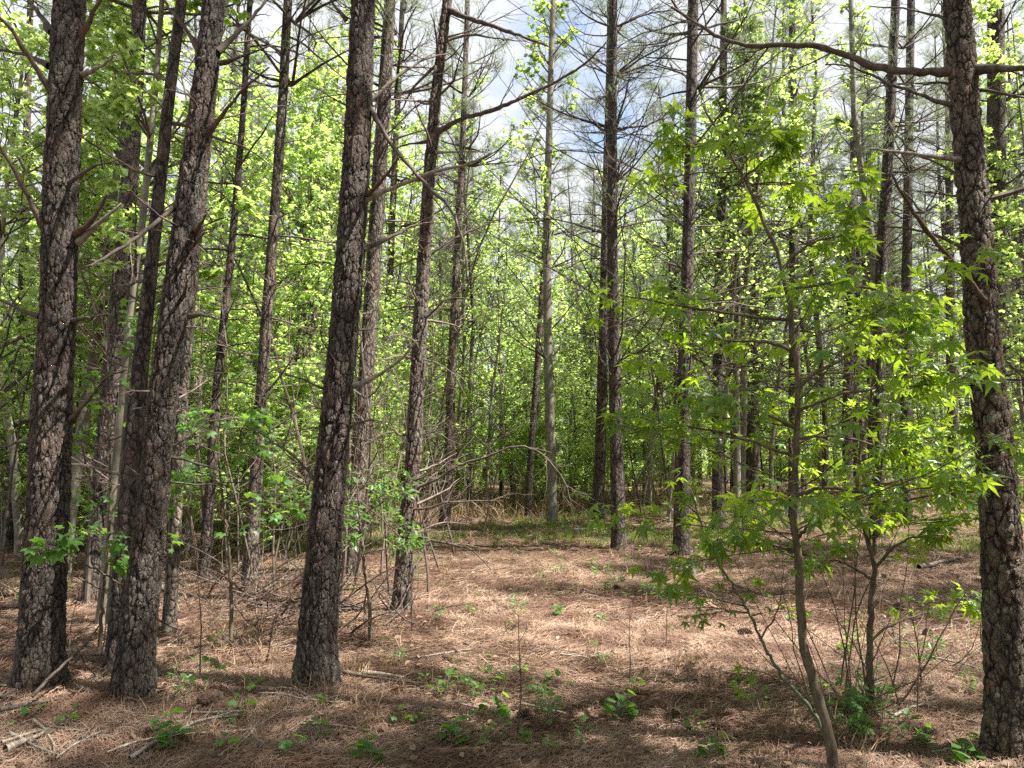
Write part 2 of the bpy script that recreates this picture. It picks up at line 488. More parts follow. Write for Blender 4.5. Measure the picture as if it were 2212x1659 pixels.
def ground_mat():
    m, nt, out = new_mat('needle_floor')
    L = nt.links.new
    tcn = N_(nt, 'ShaderNodeTexCoord')
    heights = []
    cols = []
    for rot, sc in ((0.4, (9, 140, 1)), (1.5, (11, 120, 1)), (2.6, (10, 150, 1))):
        w = N_(nt, 'ShaderNodeTexNoise', Scale=3.0, Detail=2.0)
        L(tcn.outputs['Object'], w.inputs['Vector'])
        mpn = N_(nt, 'ShaderNodeMapping'); mpn.inputs['Rotation'].default_value = (0, 0, rot); mpn.inputs['Scale'].default_value = sc
        av = N_(nt, 'ShaderNodeVectorMath', operation='MULTIPLY_ADD'); av.inputs[1].default_value = (.22, .22, 0)
        L(w.outputs['Color'], av.inputs[0]); L(tcn.outputs['Object'], av.inputs[2])
        L(av.outputs[0], mpn.inputs['Vector'])
        n = N_(nt, 'ShaderNodeTexNoise', Scale=1.0, Detail=3.0, Roughness=.6)
        L(mpn.outputs[0], n.inputs['Vector'])
        heights.append(n.outputs['Fac'])
    mxm = N_(nt, 'ShaderNodeMath', operation='MAXIMUM'); L(heights[0], mxm.inputs[0]); L(heights[1], mxm.inputs[1])
    mx2 = N_(nt, 'ShaderNodeMath', operation='MAXIMUM'); L(mxm.outputs[0], mx2.inputs[0]); L(heights[2], mx2.inputs[1])
    col = ramp(nt, mx2.outputs[0], [(.48, (.03, .017, .011)), (.60, (.12, .066, .043)), (.74, (.32, .20, .14))])
    big = N_(nt, 'ShaderNodeTexNoise', Scale=.55, Detail=5.0, Roughness=.6)
    L(tcn.outputs['Object'], big.inputs['Vector'])
    bf = ramp(nt, big.outputs['Fac'], [(.42, 0.0), (.62, .55)])
    col = mixc(nt, bf, col, (.30, .215, .15))
    # low moss/herb stain growing with distance
    g2 = N_(nt, 'ShaderNodeTexNoise', Scale=.9, Detail=6.0, Roughness=.7)
    L(tcn.outputs['Object'], g2.inputs['Vector'])
    gf = ramp(nt, g2.outputs['Fac'], [(.50, 0.0), (.64, .55)])
    sx = N_(nt, 'ShaderNodeSeparateXYZ'); L(tcn.outputs['Object'], sx.inputs[0])
    yr = N_(nt, 'ShaderNodeMapRange'); yr.inputs['From Min'].default_value = 9; yr.inputs['From Max'].default_value = 18
    L(sx.outputs['Y'], yr.inputs['Value'])
    mu = N_(nt, 'ShaderNodeMath', operation='MULTIPLY'); L(gf, mu.inputs[0]); L(yr.outputs[0], mu.inputs[1])
    col = mixc(nt, mu.outputs[0], col, (.17, .20, .07))
    fine = N_(nt, 'ShaderNodeTexNoise', Scale=14.0, Detail=6.0, Roughness=.7)
    L(tcn.outputs['Object'], fine.inputs['Vector'])
    bs = N_(nt, 'ShaderNodeBsdfPrincipled'); bs.inputs['Roughness'].default_value = .9
    bs.inputs['Specular IOR Level'].default_value = .2
    L(col, bs.inputs['Base Color'])
    ha = N_(nt, 'ShaderNodeMath', operation='MULTIPLY_ADD'); ha.inputs[1].default_value = 1.6
    L(fine.outputs['Fac'], ha.inputs[0]); L(mx2.outputs[0], ha.inputs[2])
    bp = N_(nt, 'ShaderNodeBump', Strength=1.0, Distance=.03)
    L(ha.outputs[0], bp.inputs['Height']); L(bp.outputs[0], bs.inputs['Normal'])
    L(bs.outputs[0], out.inputs['Surface'])
    return m


M_GROUND = ground_mat()

# ------------------------------------------------------------------ ground
def build_ground():
    ny, nx = 420, 420
    s = np.linspace(0, 1, ny)
    ys = -40 + 42 * np.clip(s / .12, 0, 1) + 13 * np.clip((s - .12) / .55, 0, 1) + 155 * np.clip((s - .67) / .33, 0, 1) ** 1.8
    q = np.linspace(-1, 1, nx)
    xs = np.sign(q) * (9 * np.abs(q) * 1.2 + 140 * np.clip(np.abs(q) - .5, 0, 1) ** 3)
    X, Y = np.meshgrid(xs, ys)
    rng = np.random.default_rng(5)
    Z = gh(X, Y)
    near = np.exp(-np.maximum(Y - 6, 0) / 10)
    for k in range(10):
        a = rng.uniform(0, 6.28); fq = rng.uniform(8, 26); ph = rng.uniform(0, 6.28)
        Z += near * .0035 * np.sin(fq * (X * math.cos(a) + Y * math.sin(a)) + ph + 2 * np.sin(1.7 * X + Y * 1.3 + k))
    V = np.stack([X, Y, Z - 0.004], -1).reshape(-1, 3)
    i = np.arange(ny - 1)[:, None] * nx; j = np.arange(nx - 1)[None]
    f = np.stack([i + j, i + j + 1, i + j + nx + 1, i + j + nx], -1).reshape(-1, 4)
    mb = MB(); mb.add(V, f)
    o = mb.obj('ground', M_GROUND, smooth=True)
    tag(o, kind='structure')


build_ground()


def scatter_ground(rng, n, y0, y1, p=1.0, margin=1.08):
    """positions on visible floor with density falling with distance"""
    y = y0 * (y1 / y0) ** (rng.uniform(0, 1, n) ** p)
    u = rng.uniform(-1, 1, n) * .70 * margin
    x = u * (y + .3)
    return x, y


def build_litter():
    rng = np.random.default_rng(11)
    mb = MB()
    for n, y0, y1, wd, ln in ((150000, 3.6, 7.5, .0034, .17), (120000, 6.5, 15, .0050, .18), (40000, 14, 26, .008, .22)):
        x, y = scatter_ground(rng, n, y0, y1)
        flow = 1.2 * np.sin(x * 1.3 + 2 * np.sin(y * .9)) + 1.1 * np.cos(y * 1.7 + x * .6)
        a = flow + rng.normal(0, 1.0, n)
        z = gh(x, y) + rng.uniform(0.0, .03, n) + .03 * np.clip(np.sin(x * 3.1 + 1.3 * np.sin(y * 2.7)) * np.sin(y * 3.7), 0, 1)
        tilt = rng.normal(0, .22, n)
        L = ln * rng.uniform(.5, 1.15, n)
        d = np.stack([np.cos(a) * np.cos(tilt), np.sin(a) * np.cos(tilt), np.abs(np.sin(tilt))], -1)
        s = np.stack([-np.sin(a), np.cos(a), rng.normal(0, .5, n)], -1); s = nrm(s)
        bend = rng.normal(0, .14, n)[:, None] * s
        c = np.stack([x, y, z], -1)
        w = wd * rng.uniform(.7, 1.3, n)[:, None]
        p0 = c - d * (L / 2)[:, None]; p1 = c + bend * L[:, None] + np.array([0, 0, .004]); p2 = c + d * (L / 2)[:, None]
        V = np.stack([p0 - s * w * .5, p0 + s * w * .5, p1 + s * w * .5, p1 - s * w * .5, p2 + s * w * .2, p2 - s * w * .2], 1)
        b = np.arange(n)[:, None] * 6
        f = np.concatenate([b + np.array([[0, 1, 2, 3]]), b + np.array([[3, 2, 4, 5]])])
        mb.add(V, f)
    o = mb.obj('pine_needle_litter', M_LITTER)
    tag(o, 'reddish brown fallen pine needles carpeting the forest floor', 'needle litter', kind='stuff')
    rl = np.random.default_rng(61)
    x, y = scatter_ground(rl, 2600, 3.8, 16)
    no = nrm(np.array([0, 0, 1.0]) + rl.normal(0, .45, (2600, 3)))
    ml = MB(); leaves(ml, np.stack([x, y, gh(x, y) + rl.uniform(.03, .055, 2600)], -1), rl.normal(0, 1, (2600, 3)) * np.array([1, 1, .2]), no, rl.uniform(.025, .075, 2600), OVAL2)
    tag(ml.obj('fallen_leaves', M_OLDLEAF), 'scattered brown dead leaves among the fallen needles', 'fallen leaves', kind='stuff')
    # dry grass tufts + green grass
    for nm, mat, nt_, y0, y1, hh, lab, cat, seed in (
            ('dry_grass', M_DRYGRASS, 1300, 4.2, 24, .13, 'pale dry grass and weed stalks standing out of the needles', 'dry grass', 3),
            ('dry_stalks', M_DRYGRASS, 1900, 17.5, 30, .36, 'tall pale dry stalks at the foot of the thicket behind the clearing', 'dry stalks', 6),
            ('green_grass', M_GRASS, 5200, 12.5, 27, .10, 'short green grass and herbs in the sunny clearing', 'grass', 4)):
        rg = np.random.default_rng(seed)
        x, y = scatter_ground(rg, nt_, y0, y1, 1.0)
        if nm == 'dry_stalks':
            keep = (y > 18.5 + 3.5 * (x > 2) + 1.5 * np.sin(x * .9) + rg.normal(0, 1, nt_))
            x, y = x[keep], y[keep]
        elif nm == 'green_grass':
            keep = (np.sin(x * 1.1 + 1.2 * np.sin(y * .8)) + np.cos(y * .9 + x * .3) + rg.normal(0, .5, nt_)) > .0
            x, y = x[keep], y[keep]
        else:
            keep = (np.sin(x * 2.1 + 2 * np.sin(y)) + rg.normal(0, .8, nt_)) > .5
            x, y = x[keep], y[keep]
        k = 14
        X = np.repeat(x, k) + rg.normal(0, .05, len(x) * k); Y = np.repeat(y, k) + rg.normal(0, .05, len(x) * k)
        S = np.stack([X, Y, gh(X, Y)], -1)
        D = nrm(np.stack([rg.normal(0, .5, len(X)), rg.normal(0, .5, len(X)), np.ones(len(X))], -1))
        H = hh * rg.uniform(.5, 1.6, len(X))[:, None]
        sd = nrm(np.cross(D, rg.normal(0, 1, (len(X), 3))))
        w = .0016 + .0003 * Y[:, None]
        mid = S + D * H * .6; tip = S + D * H + np.stack([rg.normal(0, .3, len(X)), rg.normal(0, .3, len(X)), np.zeros(len(X))], -1) * H
        V = np.stack([S - sd * w, S + sd * w, mid + sd * w * .8, mid - sd * w * .8, tip], 1)
        b = np.arange(len(X))[:, None] * 5
        mb = MB(); mb.add(V, b + np.array([[0, 1, 2, 3]])); mb.f.append((b + np.array([[3, 2, 4]])).astype(np.int32))
        tag(mb.obj(nm, mat), lab, cat, kind='stuff')


build_litter()

# ------------------------------------------------------------------ pines
def needle_tufts(mb, pos, dirs, rng, n=15, ln=.17, wd=.0042):
    M = len(pos)
    d0 = np.repeat(nrm(dirs), n, 0)
    r = rng.normal(0, 1, (M * n, 3))
    r = nrm(r - d0 * np.sum(r * d0, -1, keepdims=True))
    a = rng.uniform(.25, 1.15, M * n)[:, None]
    d = d0 * np.cos(a) + r * np.sin(a)
    d[:, 2] -= .12
    L = (ln * rng.uniform(.7, 1.15, M * n))[:, None]
    S = np.repeat(pos, n, 0) + d0 * rng.uniform(-.10, .02, M * n)[:, None]
    sd = nrm(np.cross(d, rng.normal(0, 1, (M * n, 3)))) * wd
    V = np.stack([S - sd * .5, S + sd * .5, S + d * L], 1)
    mb.add(V, np.arange(M * n * 3).reshape(-1, 3))


def pine_crown_meshes(seed, H, zc, R, whorls, dens=1.0):
    """live crown, local origin at trunk base; trunk axis vertical. returns branch mesh, needle mesh"""
    rng = np.random.default_rng(seed)
    zs = np.repeat(np.linspace(zc, H * .985, whorls) + rng.normal(0, .12, whorls), 5)
    az = rng.uniform(0, 2 * np.pi, len(zs))
    t = (zs - zc) / (H - zc)
    L = R * (1 - t * .72) * rng.uniform(.6, 1.15, len(zs))
    el = .25 + .6 * t
    D = np.stack([np.cos(az) * np.cos(el), np.sin(az) * np.cos(el), np.sin(el)], -1)
    S = np.stack([np.zeros(len(zs)), np.zeros(len(zs)), zs], -1)
    b1 = grow(S, D, L, 7, .10, .05, rng)
    r1 = taper(.028 * (1 - t * .5), 7, .3)
    wood = MB(); tubes(wood, b1, r1, 5)
    n2 = int(6 * dens)
    S2, D2, t2, r2, pl = kids(b1, r1, n2, .25, 1.0, .9, rng, .3)
    b2 = grow(S2, D2, pl * (.55 - .35 * t2) * rng.uniform(.6, 1.2, len(S2)), 4, .15, .12, rng)
    R2 = taper(np.minimum(r2 * .6, .009), 4, .4); tubes(wood, b2, R2, 3)
    S3, D3, t3, r3, pl3 = kids(b2, R2, 3, .3, 1.0, .8, rng, .2)
    b3 = grow(S3, D3, .16 + pl3 * .25 * rng.uniform(.5, 1, len(S3)), 3, .15, .2, rng)
    tubes(wood, b3, taper(np.full(len(S3), .004), 3, .6), 3)
    ne = MB()
    tipd = lambda b: b[:, -1] - b[:, -2]
    needle_tufts(ne, b3[:, -1], tipd(b3), rng)
    needle_tufts(ne, b2[:, -1], tipd(b2), rng)
    needle_tufts(ne, b1[:, -1], tipd(b1), rng)
    return wood, ne


def ring_trunk(axis, rad, sides, rng, flare=.35, rough=.03, lobes=5):
    """axis N,3 ; rad N ; ring tube with root flare and irregular section"""
    mb = MB()
    N = len(axis)
    z = axis[:, 2] - axis[0, 2]
    a = np.arange(sides) / sides * 2 * np.pi
    ph = rng.uniform(0, 6.28, 3)
    fl = flare * np.exp(-np.maximum(z, 0) / .2)[:, None] * (1 + .55 * np.sin(lobes * a + ph[0])[None] * np.exp(-z / .25)[:, None])
    irr = rough * (np.sin(2 * a[None] + ph[1] + z[:, None] * .7) + .7 * np.sin(3 * a[None] + ph[2] - z[:, None] * 1.3) + .5 * np.sin(z[:, None] * 5 + a[None]))
    r = rad[:, None] * (1 + fl + irr)
    V = axis[:, None, :] + np.stack([r * np.cos(a)[None], r * np.sin(a)[None], np.zeros_like(r)], -1)
    i = np.arange(N - 1)[:, None] * sides; j = np.arange(sides)[None]; j2 = (j + 1) % sides
    f = np.stack(np.broadcast_arrays(i + j, i + j2, i + sides + j2, i + sides + j), -1).reshape(-1, 4)
    mb.add(V, f)
    mb.f.append(((N - 1) * sides + np.arange(sides))[None].astype(np.int32))
    return mb


def axis_from_pixels(pts, D, H, base):
    """pts (u, v, w) from base up; returns dense axis, radius; extended to height H"""
    A = [base - np.array([0, 0, .12])]; Rr = [pts[0][2] / 2 / F * D]
    for (u, v, w) in pts[1:]:
        p = P(u, v, D); A.append(p); Rr.append(w / 2 / F * D)
    A = np.array(A); Rr = np.array(Rr)
    Rr[0] = Rr[0] * .97
    top = A[-1]
    sl = (A[-1] - A[max(0, len(A) - 3)]); sl = sl / sl[2]
    hz = H - top[2]
    if hz > .3:
        e1 = top + np.array([sl[0] * hz * .25, 0.0, hz * .4]); e2 = top + np.array([sl[0] * hz * .35, 0.02 * hz, hz])
        A = np.vstack([A, e1, e2]); Rr = np.append(Rr, [Rr[-1] * .72, .02])
    return A, Rr


def resample(A, Rr, zstep_fn):
    z0, z1 = A[0, 2], A[-1, 2]
    zs = [z0]
    while zs[-1] < z1:
        zs.append(zs[-1] + zstep_fn(zs[-1]))
    zs = np.array(zs[:-1] + [z1])
    # smooth interpolation (catmull through pchip-like smoothing)
    ax = np.stack([np.interp(zs, A[:, 2], A[:, i]) for i in range(3)], -1)
    rr = np.interp(zs, A[:, 2], Rr)
    st = max(1, len(zs) // 60)
    k = 2 * st + 1
    for i in (0, 1):
        pad = np.pad(ax[:, i], st, mode='reflect', reflect_type='odd')
        ax[:, i] = np.convolve(pad, np.ones(k) / k, mode='valid')
    return ax, rr


CROWNS = []
for sd, H, zc, R, wh, dn in ((1, 16.5, 8.0, 1.8, 9, 1), (2, 15.5, 7.6, 1.9, 8, 1), (3, 17.5, 9.0, 1.8, 9, 1), (4, 14.5, 7.0, 1.5, 8, 1), (5, 16.0, 8.0, 2.7, 13, 1.5)):  # last crown is unseen, made wide and dense to shade the foreground
    w_, n_ = pine_crown_meshes(sd, H, zc, R, wh, dn)
    CROWNS.append((H, zc, w_.mesh('crown_branches', M_TWIG, True), n_.mesh('needles', M_NEEDLE)))


def dead_branches(ax, rr, z0, z1, n, rng, lmax=1.7, fine=5, droop=-.02, curl=.13, el=(-.1, .6)):
    zs = rng.uniform(z0, z1, n)
    S = np.stack([np.interp(zs, ax[:, 2], ax[:, i]) for i in range(3)], -1)
    az = rng.uniform(0, 2 * np.pi, n); e = rng.uniform(el[0], el[1], n)
    D = np.stack([np.cos(az) * np.cos(e), np.sin(az) * np.cos(e), np.sin(e)], -1)
    L = rng.uniform(.25, 1, n) ** 1.0 * lmax
    b = grow(S, D, L, 8, curl, droop, rng)
    r = taper(rng.uniform(.006, .015, n) * (.5 + L / lmax), 8, .22)
    mb = MB(); tubes(mb, b, r, 5)
    S2, D2, t2, r2, pl = kids(b, r, fine, .2, .98, .75, rng)
    b2 = grow(S2, D2, pl * (.5 - .2 * t2) * rng.uniform(.4, 1.1, len(S2)), 5, .2, -.03, rng)
    R2 = taper(np.clip(r2 * .5, .0012, .005), 5, .4); tubes(mb, b2, R2, 3)
    S3, D3, t3, r3, pl3 = kids(b2, R2, 2, .3, 1, .7, rng)
    b3 = grow(S3, D3, pl3 * .5 * rng.uniform(.4, 1.1, len(S3)), 3, .2, -.05, rng)
    tubes(mb, b3, taper(np.full(len(S3), .0014), 3, .6), 3)
    return mb


def add_crown(root, which, axtop_local, rz, s=1.0):
    H, zc, wm, nm = CROWNS[which]
    for nme, me in (('crown_branches', wm), ('crown', nm)):
        o = bpy.data.objects.new(nme, me); COL.objects.link(o); o.parent = root
        o.location = (axtop_local[0], axtop_local[1], axtop_local[2] - H * s)
        o.rotation_euler = (0, 0, rz); o.scale = (s, s, s)


def limb_path(pts, D, dz, rng, n=None):
    """traced limb in the tree's own depth, drifting dz metres in depth to its tip"""
    m = len(pts)
    k = np.array([P(u, v, D + dz * i / (m - 1)) for i, (u, v) in enumerate(pts)])
    seg = np.concatenate([[0], np.cumsum(np.linalg.norm(np.diff(k, axis=0), axis=1))])
    n = n or max(8, int(seg[-1] / .05))
    t = np.linspace(0, seg[-1], n)
    out = np.stack([np.interp(t, seg, k[:, i]) for i in range(3)], -1)
    w = max(1, n // (m * 2))
    for i in range(3):
        pad = np.pad(out[:, i], w, mode='reflect', reflect_type='odd')
        out[:, i] = np.convolve(pad, np.ones(2 * w + 1) / (2 * w + 1), mode='valid')
    out[1:-1] += rng.normal(0, .0035, (n - 2, 3))
    return out


def pine(name, label, cat, pts, D=None, H=16, limbs=(), mat=None, seed=0, near=False, dead=(2.2, 8, 36, 1.7), crown=0, twig_mat=None, group=None, flare=.62, el=(-.1, .6), fine=5):
    rng = np.random.default_rng(seed)
    base = G(pts[0][0], pts[0][1])
    if D is None: D = base[1]
    else: base = P(pts[0][0], pts[0][1], D); base[2] = gh(base[0], base[1])
    pts = [(a, b, c * (.90 if near else .94)) for a, b, c in pts]
    A, Rr = axis_from_pixels(pts, D, H, base)
    if near:
        top = CAM_H + D * .78
        ax, rr = resample(A, Rr, lambda z: .013 if z < top else .25)
        sides = 110
    else:
        ax, rr = resample(A, Rr, lambda z: .12)
        sides = 20
    root = empty(name, base, label, cat, group)
    tr = ring_trunk(ax, rr, sides, rng, flare=flare, rough=.035)
    tr.obj('trunk', mat or M_BARK2, root, True, base)
    for lm in limbs:
        lp, r0, dz = lm[0], lm[1], lm[2]
        lmat = lm[3] if len(lm) > 3 else M_LIMB
        pa = limb_path(lp, D, dz, rng)
        # begin the limb inside the trunk
        r = .86 * r0 / F * D * (1 - .68 * np.linspace(0, 1, len(pa)) ** 1.1)
        r[:3] *= np.array([1.5, 1.3, 1.1])
        r = r * (1 + .07 * np.sin(np.arange(len(pa)) * .9) + rng.normal(0, .08, len(pa)))
        mb = MB(); tubes(mb, pa[None], r[None], 9)
        o = mb.obj('limb', lmat, root, True, base)
        nn = lm[4] if len(lm) > 4 else 5
        if nn:
            S2, D2, t2, r2, pl = kids(pa[None], r[None], nn, .35, 1.0, .8, rng)
            b2 = grow(S2, D2, np.clip(pl * .45, .15, .7) * rng.uniform(.4, 1.1, len(S2)), 6, .16, .0, rng)
            m2 = MB(); R2 = taper(np.clip(r2 * .45, .0015, .006), 6, .35); tubes(m2, b2, R2, 4)
            S3, D3, t3, r3, pl3 = kids(b2, R2, 3, .3, 1, .7, rng)
            b3 = grow(S3, D3, pl3 * .45 * rng.uniform(.4, 1.1, len(S3)), 4, .2, 0, rng)
            tubes(m2, b3, taper(np.full(len(S3), .0016), 4, .6), 3)
            m2.obj('twigs', twig_mat or M_TWIG, o, False, base)
    if dead:
        z0, z1, n, lmax = dead
        mb = dead_branches(ax, rr, z0, z1, n, rng, lmax, el=el, fine=fine)
        mb.obj('dead_branches', twig_mat or M_TWIG, root, False, base)
    if crown is not None:
        add_crown(root, crown, ax[-1] - base, rng.uniform(0, 6.28), H / CROWNS[crown][0])
    return root, ax, rr, D


RED, GREY = M_LIMB_RED, M_LIMB_GREY
pine('pine_tree', 'thick scaly pine trunk at the far left edge with paired bare limbs', 'pine tree',
     [(85, 1480, 92), (97, 1200, 88), (112, 900, 84), (124, 700, 78), (133, 400, 76), (143, 150, 76), (150, 0, 74), (156, -150, 70)],
     limbs=[([(128, 235), (103, 187), (60, 117), (20, 58), (-40, 0)], 9, -.3, RED, 2),
            ([(112, 70), (85, 30), (62, 0), (40, -40)], 8, .2), ([(106, 143), (60, 118), (0, 107), (-60, 104)], 6, .1),
            ([(168, 92), (190, 50), (212, 10), (235, -40)], 8, -.1, RED, 0), ([(178, 162), (225, 140), (250, 118)], 6, -.5, GREY, 0),
            ([(112, 516), (85, 480), (50, 400), (15, 340), (-30, 270)], 8, -.3, RED, 2),
            ([(160, 512), (205, 470), (232, 418)], 8, -.3, RED, 0), ([(168, 525), (215, 480), (262, 440)], 8, -.1, GREY, 0),
            ([(84, 684), (40, 668), (0, 645), (-40, 630)], 5, 0, M_LIMB, 3), ([(155, 692), (200, 685), (232, 677)], 5, -.4, M_LIMB, 0),
            ([(148, 908), (185, 875), (225, 815), (275, 797)], 5, -.2, M_LIMB, 1), ([(70, 950), (30, 958), (-10, 970)], 5, .1, M_LIMB, 0),
            ([(66, 908), (35, 910)], 4, -.1, M_LIMB, 0)],
     mat=M_BARK, seed=1, near=True, dead=(1.5, 4.4, 7, .6), crown=4)
pine('pine_tree', 'leaning scaly pine trunk second from the left, bowing right as it rises', 'pine tree',
     [(282, 1500, 84), (300, 1350, 78), (325, 1150, 70), (348, 900, 66), (378, 650, 62), (412, 400, 60), (442, 180, 58), (464, 0, 52), (480, -150, 48)],
     limbs=[([(433, 110), (400, 60), (368, 22), (340, -20)], 7, .2, RED, 1), ([(470, 112), (520, 65), (560, 20), (600, -30)], 7, .2, M_LIMB, 3),
            ([(475, 136), (530, 120), (584, 98)], 5, -.2, M_LIMB, 1), ([(450, 290), (485, 240), (530, 188), (582, 145)], 6, -.2, RED, 1),
            ([(398, 428), (340, 480), (280, 525), (220, 560), (180, 578)], 7, -.5, M_LIMB, 2), ([(395, 492), (340, 467), (270, 400)], 3.5, -.6, M_LIMB, 1),
            ([(423, 500), (446, 463)], 6, -.4, RED, 0), ([(398, 640), (404, 590)], 4, -.4, RED, 0),
            ([(410, 683), (443, 678), (483, 693)], 5, -.3, M_LIMB, 0), ([(370, 850), (400, 775), (455, 810), (520, 800)], 3, .2, M_LIMB, 3),
            ([(352, 980), (430, 930), (470, 890)], 3, .1, M_LIMB, 3)],
     mat=M_BARK, seed=2, near=True, dead=(1.2, 4.4, 10, .7), crown=4)
pine('pine_tree', 'straight dark pine trunk left of centre with whorl of broken limbs', 'pine tree',
     [(678, 1482, 92), (692, 1300, 82), (712, 1050, 76), (733, 820, 70), (752, 600, 70), (765, 420, 70), (776, 200, 66), (785, 0, 60), (792, -150, 54)],
     limbs=[([(788, 232), (837, 180), (887, 147), (924, 123), (967, 117)], 5.5, .5, M_LIMB, 3),
            ([(800, 235), (834, 297), (870, 340), (904, 383), (944, 420), (975, 452), (997, 507), (1007, 553), (1010, 610)], 6, -.4, M_LIMB, 5),
            ([(790, 424), (830, 387), (864, 337)], 6, -.5, RED, 0),
            ([(790, 428), (847, 407), (897, 387), (940, 370), (985, 362), (1024, 350), (1060, 330)], 7, -.2, GREY, 3),
            ([(762, 418), (758, 300), (785, 205)], 4.5, -.35, RED, 0), ([(785, 540), (847, 510), (897, 485), (960, 480)], 5.5, .3, M_LIMB, 4),
            ([(765, 834), (837, 800), (870, 773), (900, 735)], 6, -.3, GREY, 2), ([(752, 925), (794, 903), (834, 913), (880, 953)], 3, 0, M_LIMB, 3),
            ([(700, 1060), (650, 996), (600, 963), (550, 923)], 4, .2, M_LIMB, 4), ([(722, 850), (633, 813), (567, 793)], 3, .1, M_LIMB, 4),
            ([(748, 45), (725, 15), (700, -20)], 5, 0, M_LIMB, 0), ([(765, 600), (700, 560), (640, 575), (590, 560)], 2.5, .3, M_LIMB, 5)],
     mat=M_BARK, seed=3, near=True, dead=(1.2, 4.4, 12, .7), crown=4)
pine('pine_tree', 'big pine trunk at the right edge with mossy lichened base', 'pine tree',
     [(2192, 1625, 108), (2180, 1450, 96), (2168, 1250, 88), (2155, 1050, 80), (2135, 850, 76), (2120, 700, 74), (2108, 500, 72), (2090, 280, 68), (2067, 0, 62), (2052, -150, 58)],
     limbs=[([(2075, 153), (2010, 156), (1942, 155), (1888, 143), (1828, 120), (1765, 98), (1700, 97), (1625, 99), (1565, 88), (1508, 52), (1450, 15)], 11, .5, M_LIMB, 10),
            ([(2078, 150), (2150, 150), (2212, 148), (2290, 144)], 12, -.3, M_LIMB, 3),
            ([(2078, 236), (2030, 222), (1975, 200), (1908, 177), (1842, 143), (1782, 140)], 5.5, .1, M_LIMB, 5),
            ([(2090, 346), (2040, 342), (1992, 333), (1930, 328), (1878, 323)], 7, -.2, GREY, 2),
            ([(2142, 702), (2134, 655), (2092, 606), (2042, 550), (2008, 507), (1975, 460), (1942, 410), (1927, 376)], 8.5, -.55, RED, 0),
            ([(2105, 545), (2055, 522), (2008, 503), (1942, 490), (1858, 487)], 4.5, .2, M_LIMB, 4),
            ([(2090, 400), (2055, 365), (2008, 347), (1955, 318), (1920, 262)], 4.5, .3, M_LIMB, 4),
            ([(2065, 48), (1992, 27), (1942, 17), (1875, 13)], 4, .3, M_LIMB, 5), ([(2130, 985), (2085, 1015), (2030, 1040)], 3, .2, M_LIMB, 2),
            ([(2150, 955), (2138, 935)], 9, -.25, RED, 0)],
     mat=M_BARK_LICH, seed=4, near=True, dead=(2.4, 4.2, 8, .8), crown=4, flare=.6)
pine('pine_tree', 'slender pine with long sweeping limbs and a lichened foot left of centre', 'pine tree',
     [(866, 1325, 46), (878, 1150, 40), (893, 980, 36), (905, 750, 34), (916, 560, 32), (930, 350, 30), (942, 200, 27), (966, 0, 24), (980, -120, 22)],
     limbs=[([(964, 20), (1000, 35), (1047, 50), (1097, 67), (1150, 87), (1184, 100)], 8, -.4, M_LIMB, 6),
            ([(938, 290), (990, 257), (1037, 247), (1087, 230), (1137, 207), (1204, 177), (1270, 133), (1310, 90)], 6.5, -.6, M_LIMB, 9),
            ([(935, 320), (977, 247), (1004, 200), (1050, 123)], 3, .3, M_LIMB, 3), ([(955, 90), (1014, 73), (1070, 83), (1137, 90)], 4, .3, M_LIMB, 4),
            ([(935, 330), (1004, 327), (1060, 330)], 3.5, -.3, GREY, 1), ([(938, 217), (887, 218), (847, 213)], 4, -.2, GREY, 1),
            ([(932, 305), (870, 313), (837, 330)], 4, .3, RED, 2), ([(920, 555), (987, 513), (1037, 490), (1097, 467)], 4, .2, M_LIMB, 5),
            ([(890, 1058), (950, 1033), (990, 1003), (1044, 990), (1104, 963), (1147, 966), (1180, 986), (1220, 1036), (1234, 1086)], 3.8, -.4, M_LIMB, 9),
            ([(884, 1155), (950, 1172), (1020, 1184), (1060, 1230)], 3.5, -.5, M_LIMB, 6), ([(900, 950), (840, 930), (790, 960)], 3, -.2, M_LIMB, 5),
            ([(905, 700), (970, 640), (1040, 650)], 3, -.3, M_LIMB, 8), ([(908, 620), (850, 600), (800, 640)], 3, -.3, M_LIMB, 8)],
     mat=bark_mat('pine_bark_slender', (.05, .036, .03), (.13, .10, .085), (.27, .23, .20), scale=28, zs=.42, disp=.012, true_disp=True, lichen=.1), seed=5, near=True,
     dead=(.6, 6.5, 46, 1.1), crown=4, twig_mat=M_TWIG_DRY, el=(-.3, .4), fine=8)

